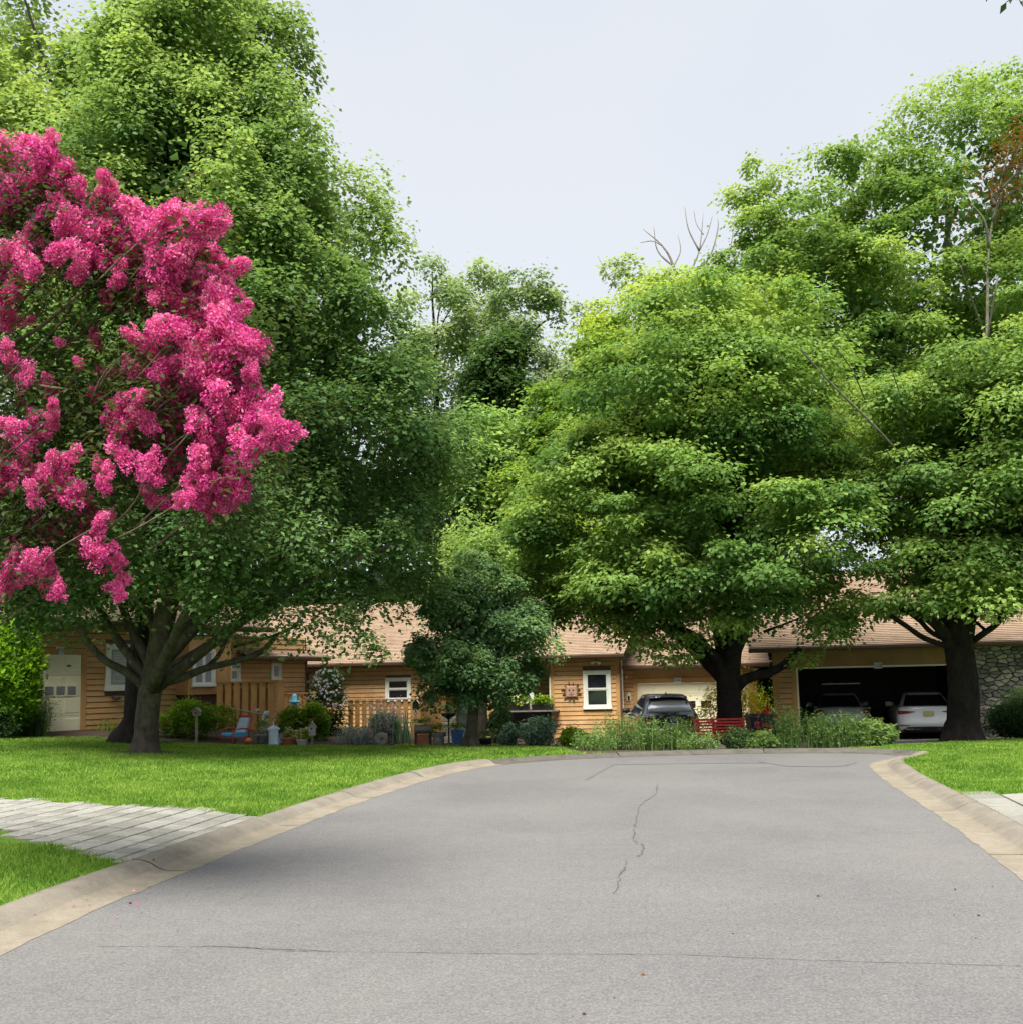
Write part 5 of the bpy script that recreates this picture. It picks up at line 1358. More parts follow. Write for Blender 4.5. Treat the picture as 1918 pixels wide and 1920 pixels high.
    def mirrors(self, y, z, w, mat):
        for s in (-1, 1):
            mb = MB(); mb.loft([[(s * (w + dx), y + dy * 0.5, z + dz) for dx, dy, dz in ((a * 0.0 + o, q, h) for q, h, o in ())] or [(s * (w + o), y + 0.08 * math.cos(t) * sc, z + 0.09 * math.sin(t) * sc) for t in np.linspace(0, 6.28, 11)[:-1]] for o, sc in ((-0.06, 0.4), (0.03, 0.9), (0.12, 1.0), (0.19, 0.7))])
            mb.build('mirror', M[mat], self.root, True)

suv_p = at(1258, 1300, 31.5)
suv = Car('parked_car', 'dark grey hatchback parked facing the cream double garage door', (suv_p[0], 31.5, float(terr(suv_p[0], 33)) + 0.012), R(2.5), 'paint_grey',
          [(0.18, 0.25, 4.25, 0.78), (0.30, 0.10, 4.45, 0.88), (0.46, 0.0, 4.52, 0.92), (0.62, 0.0, 4.5, 0.925), (0.80, 0.05, 4.45, 0.92), (0.95, 0.08, 4.2, 0.90), (1.06, 0.14, 3.6, 0.86)],
          [(1.05, 0.13, 3.5, 0.85), (1.20, 0.26, 3.2, 0.80), (1.38, 0.42, 2.85, 0.72), (1.55, 0.58, 2.55, 0.63), (1.64, 0.66, 2.3, 0.58), (1.675, 0.85, 2.0, 0.45)], 1.55, 'rearglass_bright')
sp1 = suv.patch('spoiler', [(-0.60, 1.53, 1.60), (0, 1.57, 1.65), (0.60, 1.53, 1.60)], 'paint_grey', 0.20, lv=suv.cv)
M['rear_window'] = plain('painted_reflection_glass', (0.60, 0.62, 0.69), 0.4, 0.45, var=0.05, spec=1.0)  # pale grey base colour stands in for the sky's reflection in the glass
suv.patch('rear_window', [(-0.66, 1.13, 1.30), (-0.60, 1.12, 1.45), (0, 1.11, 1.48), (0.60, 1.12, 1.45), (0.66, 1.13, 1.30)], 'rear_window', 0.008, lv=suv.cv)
suv.patch('rear_trim', [(-0.64, 1.46, 1.53), (0, 1.49, 1.57), (0.64, 1.46, 1.53)], 'trim_black', 0.012, lv=suv.cv)
for s in (-1, 1):
    suv.patch('tail_light', [(s * 0.52, 0.86, 0.93), (s * 0.68, 0.82, 0.96), (s * 0.86, 0.80, 0.97)], 'lamp_red', 0.015)
    suv.patch('reflector', [(s * 0.55, 0.42, 0.46), (s * 0.80, 0.42, 0.46)], 'lamp_red', 0.014)
suv.patch('bumper', [(-0.88, 0.30, 0.40), (0, 0.26, 0.38), (0.88, 0.30, 0.40)], 'trim_black', 0.015)
suv.patch('plate_recess', [(-0.30, 0.62, 0.80), (0.30, 0.62, 0.80)], 'trim_black', 0.012)
suv.plate_at(0.71, 0.32, 0.16, 'plate')
mb = MB(); t_ = np.linspace(0, 2 * math.pi, 25); ye = suv.rear(0, 0.93) - 0.02
mb.tube([(0.075 * math.cos(a), ye, 0.93 + 0.055 * math.sin(a)) for a in t_], 0.008, 6); mb.tube([(-0.07, ye, 0.955), (-0.03, ye, 0.945), (0, ye, 0.915), (0.03, ye, 0.945), (0.07, ye, 0.955)], 0.008, 6)
mb.build('emblem', M['chrome'], suv.root, True)
yw = suv.rear(-0.2, 1.10, suv.cv); mb = MB(); mb.tube([(0.0, yw - 0.03, 1.085), (-0.2, yw - 0.03, 1.10), (-0.38, suv.rear(-0.38, 1.10, suv.cv) - 0.03, 1.095)], [0.016, 0.013, 0.006], 6); mb.build('wiper', M['trim_black'], suv.root)
suv.wheels((0.85, 3.6), 0.88); suv.mirrors(2.75, 1.12, 0.92, 'trim_black')
mb = MB(); mb.tube([(0, 0.95, 1.67), (0, 0.90, 1.71), (0, 0.82, 1.72)], [0.03, 0.02, 0.008], 6); mb.build('aerial', M['trim_black'], suv.root)

sed_p = at(1738, 1300, 31.4)
sed = Car('parked_car', 'white sedan with gold number plate in the open garage', (sed_p[0], 31.4, zR + 0.014), R(-16), 'paint_white',
          [(0.20, 0.25, 4.3, 0.74), (0.32, 0.06, 4.5, 0.86), (0.48, 0.0, 4.58, 0.895), (0.66, 0.02, 4.55, 0.90), (0.82, 0.05, 4.45, 0.885), (0.94, 0.08, 4.1, 0.85), (1.0, 0.12, 3.6, 0.80), (1.015, 0.2, 3.4, 0.72)],
          [(0.98, 0.62, 3.3, 0.76), (1.12, 0.80, 3.0, 0.70), (1.28, 1.05, 2.7, 0.62), (1.38, 1.25, 2.45, 0.56), (1.42, 1.45, 2.2, 0.48)], 1.36)
for s in (-1, 1):
    sed.patch('tail_light', [(s * 0.38, 0.845, 0.86), (s * 0.6, 0.80, 0.875), (s * 0.80, 0.77, 0.88), (s * 0.86, 0.78, 0.87)], 'lamp_red', 0.014)
    sed.patch('bumper_slit', [(s * 0.55, 0.435, 0.45), (s * 0.82, 0.42, 0.45)], 'trim_black', 0.012)
sed.patch('bumper', [(-0.74, 0.20, 0.30), (-0.62, 0.20, 0.385), (0, 0.20, 0.40), (0.62, 0.20, 0.385), (0.74, 0.20, 0.30)], 'trim_black', 0.02)
sed.plate_at(0.79, 0.31, 0.155, 'plate_gold'); sed.wheels((0.95, 3.6), 0.86, 0.31); sed.mirrors(2.65, 1.04, 0.86, 'paint_white')

old_p = at(1577, 1300, 33.4)
old = Car('parked_car', 'silver saloon with red light and chrome strip in the dark left half of the garage', (old_p[0], 33.4, zR + 0.014), R(-14), 'paint_silver',
          [(0.20, 0.2, 4.4, 0.76), (0.34, 0.03, 4.6, 0.86), (0.52, 0.0, 4.65, 0.88), (0.70, 0.02, 4.62, 0.88), (0.86, 0.06, 4.5, 0.86), (0.96, 0.12, 3.8, 0.80), (0.985, 0.2, 3.6, 0.72)],
          [(0.95, 0.85, 3.2, 0.74), (1.10, 1.05, 2.95, 0.68), (1.28, 1.30, 2.6, 0.60), (1.38, 1.5, 2.4, 0.54), (1.42, 1.7, 2.2, 0.46)], 1.36)
for s in (-1, 1):
    old.patch('tail_light', [(s * 0.60, 0.78, 0.90), (s * 0.75, 0.77, 0.90), (s * 0.84, 0.78, 0.88)], 'lamp_red', 0.014)
    old.patch('reversing_light', [(s * 0.66, 0.60, 0.70), (s * 0.84, 0.60, 0.70)], 'lamp_white', 0.014)
old.patch('trim_strip', [(-0.84, 0.735, 0.76), (0.84, 0.735, 0.76)], 'chrome', 0.02); old.patch('bumper', [(-0.84, 0.26, 0.42), (0, 0.26, 0.44), (0.84, 0.26, 0.42)], 'trim_black', 0.03)
old.plate_at(0.64, 0.31, 0.16, 'plate'); old.wheels((0.95, 3.7), 0.84, 0.31); old.mirrors(2.7, 1.02, 0.84, 'paint_silver')

# ------------------------------------------------------------------ shrubs and perennials
def place(px, py, Y):
    p = at(px, py, Y); return np.array([p[0], Y, float(terr(p[0], Y))])
def shrub(name, label, px0, px1, pytop, Y, mat, n=40, per=60, leaf='oval', size=0.07, tint=(0.2, 0.8), flat_=0.9, up=0.5, seed=1, group=None, ry=None, flowers=None, cat='shrub', droop=0.1, zb=0.0, topn=0.35, stem=True, rcf=0.34):
    rg = np.random.default_rng(seed); p = place((px0 + px1) / 2, 1300, Y); p[2] += zb
    rx = (at(px1, 1300, Y)[0] - at(px0, 1300, Y)[0]) / 2; h = at((px0 + px1) / 2, pytop, Y)[2] - p[2]
    ry = ry or rx * 0.85
    root = empty(name, tuple(p)); tag(root, label, cat, group)
    d = unit(rg.normal(size=(n, 3)) + np.array([0, 0, 0.35])); u = 0.35 + 0.65 * rg.random((n, 1)) ** 0.6
    rc = rcf * min(rx, h * 0.6)
    C = d * u * np.array([rx - rc * .8, ry - rc * .8, h * 0.58 - rc * .6]) + np.array([0, 0, h * 0.42]); C[:, 2] = np.clip(C[:, 2], rc * 0.35, h - rc * 0.5)
    fo = Foliage()
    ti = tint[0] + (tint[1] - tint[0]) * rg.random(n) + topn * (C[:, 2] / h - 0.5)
    clumps_to_leaves(fo, rg, C, rc * (0.7 + 0.6 * rg.random(n)), unit(C - np.array([0, 0, h * .4])), per, flat_, up, leaf, size, ti, droop, 0.6)
    o = fo.build('foliage', M[mat], root); o['kind'] = 'stuff'
    if stem:
        m2 = MB()
        for k in range(6):
            e = C[int(rg.integers(n))]; limb_tube(m2, np.array([(0.05 * rg.normal(), 0.05 * rg.normal(), -0.05), e * 0.5 + np.array([0, 0, .05]), e]), 0.015, 0.006, 5, 0, 3)
        m2.build('stems', M['bark_grey'], root)
    if flowers:
        fm, nf, fs, zmin = flowers; fo = Foliage()
        e = unit(rg.normal(size=(nf, 3)) + np.array([0, -0.5, 0.5])); hz = h * (zmin + (1 - zmin) * rg.random(nf))
        wid = np.sqrt(np.clip(1 - ((hz - h * 0.42) / (h * 0.62)) ** 2, 0.15, 1))
        th = rg.random(nf) * 2 * math.pi
        P = np.stack([np.cos(th) * rx * wid, np.sin(th) * ry * wid, hz], -1) * np.array([1.0, 1.0, 1.0])
        k = 5
        nn = unit(np.stack([np.cos(th), np.sin(th), 0.5 + 0 * th], -1) + rg.normal(size=(nf, 3)) * 0.3)
        for a in range(k):
            t_ = unit(np.cross(nn, rg.normal(size=(nf, 3)) * 0.1 + np.array([math.cos(a * 6.28 / k), 0.2, math.sin(a * 6.28 / k)])))
            fo.add(P, unit(nn + t_ * 0.3), t_, np.full(nf, fs) * (0.7 + 0.5 * rg.random(nf)), np.clip(0.5 + rg.normal(size=nf) * .25, 0, 1), 'fan')
        o = fo.build('blossoms', M[fm], root); o['kind'] = 'stuff'
    return root
def blades(name, label, px0, px1, pytop, Y, mat, n=120, w=0.012, tint=(0.3, 0.8), seed=1, arch=0.5, cat='plant', group=None, upright=1.0, flowers=None, side=0.5):
    """tuft of arching strap or stem leaves, with small side leaves"""
    rg = np.random.default_rng(seed); p = place((px0 + px1) / 2, 1300, Y)
    rx = (at(px1, 1300, Y)[0] - at(px0, 1300, Y)[0]) / 2; h = at((px0 + px1) / 2, pytop, Y)[2] - p[2]
    root = empty(name, tuple(p)); tag(root, label, cat, group)
    V, F, T = [], [], []; k = 0
    pos0 = np.stack([rg.normal(size=n) * rx * 0.45, rg.normal(size=n) * rx * 0.3, np.zeros(n)], -1)
    out = np.stack([rg.normal(size=n), rg.normal(size=n), np.zeros(n)], -1)
    hh = h * (0.55 + 0.95 * rg.random(n)); pts_side = []
    for i in range(n):
        prev = None
        wdir = unit(np.cross(out[i], [0, 0, 1]) + rg.normal(size=3) * 0.3)
        for s in range(5):
            t = s / 4
            c = pos0[i] + out[i] * arch * h * 0.25 * t * t + np.array([0, 0, hh[i] * (t * upright - 0.25 * arch * t ** 3)])
            ww = w * (1 - t) ** 0.6 + 0.0008
            V += [c - wdir * ww, c + wdir * ww]
            if s: F.append((k + 2 * s - 2, k + 2 * s - 1, k + 2 * s + 1, k + 2 * s)); T.append(tint[0] + (tint[1] - tint[0]) * rg.random() + 0.2 * (t - .5))
            if s >= 1 and side: pts_side.append(c)
        k += 10
    o = fast_mesh('stalks', np.array(V), np.array(F), M[mat], root, False, np.clip(T, 0, 1)); o['kind'] = 'stuff'
    if side:
        fo = Foliage(); ps = np.repeat(np.array(pts_side), int(6 * side) + 1, 0) + rg.normal(size=(len(pts_side) * (int(6 * side) + 1), 3)) * np.array([0.03, 0.03, 0.05])
        m = len(ps)
        fo.add(ps, unit(rg.normal(size=(m, 3)) + np.array([0, -.3, .8])), rg.normal(size=(m, 3)) + np.array([0, 0, .3]), 0.06 * (0.5 + 0.8 * rg.random(m)), tint[0] + (tint[1] - tint[0]) * rg.random(m), 'oval')
        o = fo.build('foliage', M[mat], root); o['kind'] = 'stuff'
    if flowers:
        fm, nf, fs = flowers; fo = Foliage()
        ii = rg.integers(n, size=nf); tip = pos0[ii] + out[ii] * arch * h * 0.25 + np.stack([np.zeros(nf), np.zeros(nf), hh[ii] * (upright - 0.25 * arch)], -1)
        for a in range(5):
            fo.add(tip + rg.normal(size=(nf, 3)) * 0.03, unit(rg.normal(size=(nf, 3)) + np.array([0, -1, .4])), rg.normal(size=(nf, 3)), np.full(nf, fs), np.clip(.5 + rg.normal(size=nf) * .25, 0, 1), 'fan')
        o = fo.build('blossoms', M[fm], root); o['kind'] = 'stuff'
    return root

# arborvitae: feathery sprays
rga = np.random.default_rng(77)
ap = place(-2, 1300, 26.2); ar = empty('arborvitae', tuple(ap)); tag(ar, 'rounded bright green arborvitae at the left edge beside the garage', 'shrub')
fo = Foliage(); na = 520
ah = at(10, 1172, 26.2)[2] - ap[2]; arx = 0.86
zz = ah * (0.03 + 0.95 * rga.random(na) ** 0.8); th = rga.random(na) * 6.28; wd = np.sqrt(np.clip(1 - ((zz - ah * 0.5) / (ah * 0.53)) ** 2, 0.05, 1))
C = np.stack([np.cos(th) * arx * wd * 0.85, np.sin(th) * arx * wd * 0.85, zz], -1)
dirn = unit(np.stack([np.cos(th), np.sin(th), 0.9 + 0 * th], -1) + rga.normal(size=(na, 3)) * 0.3)
per = 34; s_ = rga.random((na, per, 1)); sideways = rga.normal(size=(na, per, 3)) * 0.07 * (0.3 + s_)
pos = C[:, None] + dirn[:, None] * s_ * 0.34 + sideways
tan = dirn[:, None] + rga.normal(size=(na, per, 3)) * 0.45
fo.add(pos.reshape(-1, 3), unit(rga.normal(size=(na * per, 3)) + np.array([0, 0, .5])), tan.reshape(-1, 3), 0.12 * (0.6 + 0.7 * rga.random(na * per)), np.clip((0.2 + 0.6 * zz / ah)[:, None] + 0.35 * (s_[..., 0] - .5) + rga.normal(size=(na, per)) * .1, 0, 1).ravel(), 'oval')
o = fo.build('foliage', M['lf_arb'], ar); o['kind'] = 'stuff'
m2 = MB(); limb_tube(m2, np.array([(0, 0, -0.1), (0, 0, ah * 0.4), (0, 0, ah * 0.85)]), 0.06, 0.02, 8); m2.build('stem', M['bark_grey'], ar)

blades('iris_clump', 'dark strap leaved clump beside the cream garage door', 28, 72, 1292, 26.6, 'lf_dark', 150, 0.018, seed=3, arch=0.9, side=0)
blades('flowering_perennial', 'leafy perennial with yellow blooms against the cream garage door', 62, 98, 1318, 26.9, 'lf_bed', 60, 0.01, seed=4, arch=0.8, flowers=('fl_yellow', 8, 0.06))
shrub('low_shrub', 'low dark shrub at the left edge under the arborvitae', -40, 40, 1318, 25.6, 'lf_dark', 40, 60, size=0.08, seed=5)
blades('day_lily', 'thin yellowing lily tuft below the shuttered window', 165, 245, 1345, 29.2, 'lf_shrub', 50, 0.009, seed=6, arch=1.0, side=0)
shrub('rounded_shrub', 'wide yellow green shrub under the bay window', 294, 456, 1312, 28.2, 'lf_shrub', 90, 110, size=0.075, seed=7, ry=0.9)
shrub('rounded_shrub', 'round lime shrub just right of the garden lantern', 516, 582, 1324, 29.0, 'lf_shrub', 50, 90, size=0.075, seed=8, ry=0.5)
shrub('rounded_shrub', 'round lime shrub behind the little birdhouse', 562, 622, 1316, 29.4, 'lf_shrub', 50, 90, size=0.075, seed=9, ry=0.5)
shrub('flowering_shrub', 'tall dark shrub covered in white blossom beside the downspout', 576, 656, 1254, 31.5, 'lf_dark', 90, 80, size=0.085, seed=10, flowers=('fl_white', 230, 0.06, 0.42))
blades('silver_plant', 'silvery grey feathery plant at the lawn edge', 632, 708, 1362, 28.0, 'lf_grey', 190, 0.008, seed=12, arch=1.3, side=0.3)
shrub('dark_shrub', 'dark broadleaf shrub in front of the low cedar fence', 688, 752, 1334, 28.6, 'lf_small', 50, 70, size=0.09, seed=13)
M['lf_mauve'] = leaf_mat('mauve_sprays', G((0.24, 0.20, 0.24), (0.38, 0.33, 0.38), (0.52, 0.47, 0.52)), 0.2)
blades('smoky_plant', 'mauve grey wispy plant arching over the dark shrub', 690, 748, 1312, 28.3, 'lf_mauve', 90, 0.007, seed=14, arch=1.2, side=0.4)
blades('strap_plant', 'grey green strap leaved plant left of the small planter table', 738, 776, 1335, 28.0, 'lf_blue', 60, 0.016, seed=15, arch=0.7, side=0)
shrub('ground_cover', 'mat of acid yellow groundcover at the lawn edge', 735, 780, 1396, 26.6, 'lf_yellowfl', 24, 50, size=0.035, seed=16, stem=False, cat='plant')
shrub('climbing_shrub', 'dark climbing shrub at the left end of the planter shelf', 912, 962, 1325, 30.2, 'lf_small', 60, 80, size=0.085, seed=18)
shrub('grey_shrub', 'small grey green shrub left of the blue green one', 934, 974, 1358, 28.0, 'lf_blue', 36, 60, size=0.06, tint=(0.0, 0.45), seed=19)
shrub('blue_green_shrub', 'pale blue green shrub under the planter shelf', 974, 1044, 1344, 28.2, 'lf_blue', 60, 90, size=0.075, tint=(0.3, 0.9), seed=20)
shrub('hydrangea', 'lime flowered hydrangea mound left of the planting bed', 1040, 1098, 1364, 27.5, 'lf_shrub', 44, 80, size=0.07, tint=(0.4, 1.0), seed=21)
# island perennials
for i, (lab, a, b, t, Y, mt, n, sd_) in enumerate([
    ('feathery green perennial at the left tip of the road end bed', 1068, 1150, 1375, 23.9, 'lf_bed', 190, 31), ('feathery tall perennial below the house window', 1110, 1200, 1350, 24.8, 'lf_bed', 220, 32),
    ('feathery tall perennial left of the parked hatchback', 1170, 1250, 1352, 24.4, 'lf_bed', 220, 33), ('feathery perennial in front of the hatchback', 1230, 1310, 1358, 24.9, 'lf_bed', 220, 34),
    ('low feathery perennial left of the red bench', 1265, 1345, 1378, 23.9, 'lf_bed', 150, 35), ('tall dark grassy clump below the cedar pier', 1445, 1500, 1336, 24.3, 'lf_bed', 230, 36),
    ('feathery perennial in front of the silver saloon', 1495, 1570, 1346, 24.3, 'lf_bed', 230, 37), ('feathery perennial left of the leafy clump at the garage', 1545, 1625, 1344, 24.2, 'lf_bed', 220, 38)]):
    blades('perennial', lab, a, b, t, Y, mt, int(n * 1.0), 0.006, (0.2, 0.95), sd_, 0.9, group='perennials in the road end bed', side=0.3)
shrub('leafy_perennial', 'leafy green clump at the right end of the road end bed', 1590, 1680, 1350, 24.3, 'lf_bed', 60, 70, 'maple4', 0.08, (0.5, 1.0), seed=41)
shrub('dark_mound', 'dark rounded mound in front of the red bench', 1348, 1412, 1362, 25.0, 'lf_small', 44, 80, size=0.05, seed=42)
shrub('leafy_perennial', 'bright leafy clump between the dark mound and the grassy clump', 1395, 1456, 1372, 24.2, 'lf_bed', 50, 70, 'maple4', 0.08, (0.4, 1.0), seed=43)
shrub('golden_shrub', 'rounded golden yellow shrub behind the bench maple', 1298, 1456, 1272, 29.5, 'lf_yellowfl', 60, 80, size=0.085, tint=(0.1, 0.9), seed=44, topn=0.6)
blades('red_flower', 'coral red flowers beside the cedar pier', 1424, 1452, 1340, 25.6, 'lf_bed', 16, 0.008, seed=45, flowers=('fl_red', 16, 0.11), side=0.3)
shrub('dark_hedge', 'dark hedge in the gap between the two garages', 1410, 1466, 1195, 44.0, 'lf_dark', 90, 70, size=0.14, seed=46)
shrub('dark_hedge', 'dark hedge against the fieldstone wall at the right edge', 1836, 1990, 1318, 28.0, 'lf_dark', 110, 90, size=0.085, tint=(0.1, 0.8), seed=47, ry=0.8)
shrub('grey_shrub', 'upright grey green shrub in front of the fieldstone wall', 1868, 1960, 1288, 28.9, 'lf_far', 70, 80, size=0.085, seed=48, ry=0.7)

# ------------------------------------------------------------------ fences
def fence(name, label, A, B, ztop, zbot, bw=0.145, gap=0.06, posts=3, shadow=True):
    A, B = np.array(A), np.array(B); L = np.linalg.norm(B - A); d = (B - A) / L
    r = empty(name, (A[0], A[1], 0), math.atan2(d[1], d[0])); tag(r, label, 'fence')
    x = 0.0
    while x + bw <= L + 0.02:
        j = 0.01 * random.random()
        MB().cbox(x, x + bw, -0.045, -0.022, zbot, ztop - j, 0.004).build('fence_board', M['fence'], r)
        x += bw + gap
    if shadow:
        x = bw * 0.75
        while x + bw <= L: MB().box(x, x + bw * 0.5, 0.05, 0.07, zbot, ztop - 0.03).build('fence_board', M['fence'], r); x += bw + gap
    for z in (zbot + 0.3, ztop - 0.2): MB().box(0, L, -0.02, 0.03, z, z + 0.09).build('rail', M['fence'], r)
    MB().box(-0.02, L + 0.02, -0.07, 0.07, ztop + 0.002, ztop + 0.035).build('cap_rail', M['fence'], r)
    for k in range(posts):
        xx = k * (L - 0.09) / (posts - 1); MB().box(xx, xx + 0.09, 0.031, 0.12, zbot - 0.2, ztop - 0.002).build('post', M['fence'], r)
    return r
def ztop_at(px, py, Y): return at(px, py, Y)[2]
fa, fb = at(408, 1300, 32.0), at(514, 1300, 32.0)
fence('privacy_fence', 'tall brown board privacy fence beside the bay window', fa[:2], fb[:2], ztop_at(460, 1279, 32), 0.1, 0.185, 0.08)
fc = at(531, 1300, 33.6)
fence('privacy_fence', 'short end return of the tall board fence', fb[:2] + [0.03, 0.06], fc[:2], ztop_at(460, 1279, 32) + 0.0, 0.1, 0.14, 0.03, 2, False)
fd, fe = at(533, 1300, 33.8), at(577, 1300, 34.2)
fence('low_fence', 'low slatted cedar fence between tall fence and downspout', fd[:2], fe[:2], ztop_at(555, 1301, 34), 0.1, 0.11, 0.05, 2, False)
ga, gb = at(655, 1300, 32.0), at(788, 1300, 31.2)
fence('low_fence', 'low cedar fence with dark gaps behind the silvery plants', ga[:2], gb[:2], ztop_at(700, 1313, 31.6), -0.2, 0.15, 0.085, 3, False)
gc = at(836, 1300, 34.0)
fence('low_fence', 'solid orange cedar fence panel running back beside the entry', gb[:2] + [0.02, 0.05], gc[:2], ztop_at(700, 1311, 31.6), -0.25, 0.15, 0.008, 2, False)

# ------------------------------------------------------------------ garden things
M['terracotta'] = plain('terracotta', (0.34, 0.13, 0.06), 0.8, var=0.2, scale=10)
M['blue_glaze'] = plain('blue_glaze', (0.07, 0.15, 0.36), 0.3, var=0.35, scale=14)
M['lantern_white'] = plain('lantern_paint', (0.42, 0.48, 0.55), 0.5, var=0.1)
M['sky_blue'] = plain('sky_blue_paint', (0.13, 0.50, 0.68), 0.4, var=0.12)
M['sky_pale'] = plain('pale_blue_glass', (0.50, 0.66, 0.76), 0.2, var=0.1)
M['red_paint'] = plain('bench_red', (0.58, 0.05, 0.042), 0.45, var=0.25, scale=8)
M['red_frame'] = plain('chair_red', (0.42, 0.05, 0.05), 0.5, var=0.15)
M['cushion_blue'] = plain('cushion_blue', (0.07, 0.33, 0.55), 0.8, var=0.15)
M['cushion_pale'] = plain('cushion_pale', (0.42, 0.50, 0.58), 0.85, var=0.12)
M['orange'] = plain('toy_orange', (0.70, 0.24, 0.03), 0.5, var=0.15)
M['grey_pot'] = plain('grey_stoneware', (0.25, 0.235, 0.21), 0.85, var=0.2, scale=10)
M['navy'] = plain('navy_plastic', (0.014, 0.016, 0.035), 0.4, var=0.1)
M['wood_grey'] = plain('weathered_wood', (0.30, 0.26, 0.21), 0.85, var=0.3, scale=12)
M['clay'] = plain('plaque_clay', (0.36, 0.22, 0.15), 0.85, var=0.2, scale=15)
M['post_white'] = plain('white_post', (0.42, 0.42, 0.40), 0.7, var=0.15)
def root_at(name, label, px, Y, cat, rz=0.0, zb=0.0):
    p = place(px, 1300, Y); p[2] += zb
    r = empty(name, tuple(p), rz); tag(r, label, cat)
    return r, p
def hpx(px, py, Y, p): return at(px, py, Y)[2] - p[2]
def pot(name, label, px, Y, w, h, mat, prof=None, plant=None, cat='pot', seed=1, psize=0.06, pm='lf_shrub', ph=0.3, flowers=None):
    r, p = root_at(name, label, px, Y, cat)
    a = w / 2
    MB().lathe(prof or [(a * .7, 0), (a * .78, h * .1), (a * .95, h * .8), (a * 1.02, h * .86), (a * 1.02, h), (a * .9, h), (a * .88, h * .9), (0.01, h * .88)], (0, 0, 0), 20).build('pot', M[mat], r, True)
    rg = np.random.default_rng(seed); n = 14
    C = np.stack([rg.normal(size=n) * a * .5, rg.normal(size=n) * a * .4, h + ph * (0.15 + .6 * rg.random(n))], -1); fo = Foliage()
    clumps_to_leaves(fo, rg, C, np.full(n, max(.07, ph * .35)), unit(C - [0, 0, h]), 26, 0.9, .6, 'oval', psize, .3 + .6 * rg.random(n), .1, .6)
    o = fo.build('plant', M[pm], r); o['kind'] = 'stuff'
    if flowers:
        fm, nf, fs = flowers; fo = Foliage(); P = C[rg.integers(n, size=nf)] + rg.normal(size=(nf, 3)) * ph * .3 + [0, -0.05, .04]
        for k in range(5): fo.add(P, unit(rg.normal(size=(nf, 3)) * .4 + [0, -1, .5]), rg.normal(size=(nf, 3)), np.full(nf, fs), np.clip(.5 + rg.normal(size=nf) * .25, 0, 1), 'fan')
        o = fo.build('blossoms', M[fm], r); o['kind'] = 'stuff'
    return r
pot('flower_pot', 'galvanised bucket with white flowers beside the white lantern', 492, 27.6, 0.30, 0.24, 'metal_gr', seed=1, pm='lf_bed', ph=0.45, flowers=('fl_white', 9, 0.07))
pot('pail', 'pale blue grey pail tucked behind the white lantern', 525, 27.9, 0.22, 0.26, 'sky_pale', seed=2, pm='lf_dark', ph=0.1)
pot('flower_bowl', 'low terracotta bowl of pale trailing flowers', 545, 27.3, 0.50, 0.20, 'terracotta', seed=3, pm='lf_pale', ph=0.22, flowers=('fl_yellow', 10, 0.05))
pot('flower_pot', 'white pot with yellow and peach flowers at the lawn edge', 567, 27.0, 0.30, 0.16, 'post_white', seed=4, pm='lf_shrub', ph=0.22, flowers=('fl_yellow', 22, 0.06))
pot('glazed_pot', 'blue glazed pot with green plant left of the small tree trunk', 857, 26.6, 0.36, 0.40, 'blue_glaze', [(0.12, 0), (0.13, 0.02), (0.165, .36), (0.18, .38), (0.18, .40), (0.155, .40), (0.15, .37), (0.01, .36)], seed=5, pm='lf_fargreen', ph=0.2)
pot('low_planter', 'dark low planter with pale plant right of the small tree trunk', 908, 27.0, 0.40, 0.18, 'metal_dk', seed=6, pm='lf_pale', ph=0.2)
pot('trough_planter', 'grey stone planter with lime plant left of the blue pot', 822, 26.9, 0.38, 0.34, 'grey_pot', [(0.15, 0), (0.15, .18), (0.12, .2), (0.19, .22), (0.2, .32), (0.19, .34), (.15, .34), (0.01, .33)], seed=7, pm='lf_shrub', ph=0.26)
# planter bowl on a dark stand
r, p = root_at('planter_table', 'grey bowl planter standing on a dark metal frame', 793, 26.9, 'planter')
for sx in (-1, 1):
    for sy in (-1, 1): MB().box(sx * .19 - .02, sx * .19 + .02, sy * .14 - .02, sy * .14 + .02, 0, .30).build('leg', M['metal_dk'], r)
MB().box(-.22, .22, -.17, .17, .302, .33).build('table_top', M['metal_dk'], r); MB().box(-.16, .16, -.10, .10, .0, .27).build('clay_block', M['terracotta'], r)
mb = MB(); mb.loft([[(x, .15 * math.cos(t), .43 + .095 * math.sin(t)) for t in np.linspace(0, 6.28, 15)[:-1]] for x in (-.22, -.20, .20, .22)]); mb.build('bowl', M['grey_pot'], r, True)
rg = np.random.default_rng(8); C = np.stack([rg.normal(size=14) * .1, rg.normal(size=14) * .06, .55 + .1 * rg.random(14)], -1); fo = Foliage()
clumps_to_leaves(fo, rg, C, np.full(14, .09), unit(C), 24, .9, .6, 'oval', .06, .3 + .5 * rg.random(14)); o = fo.build('plant', M['lf_fargreen'], r); o['kind'] = 'stuff'
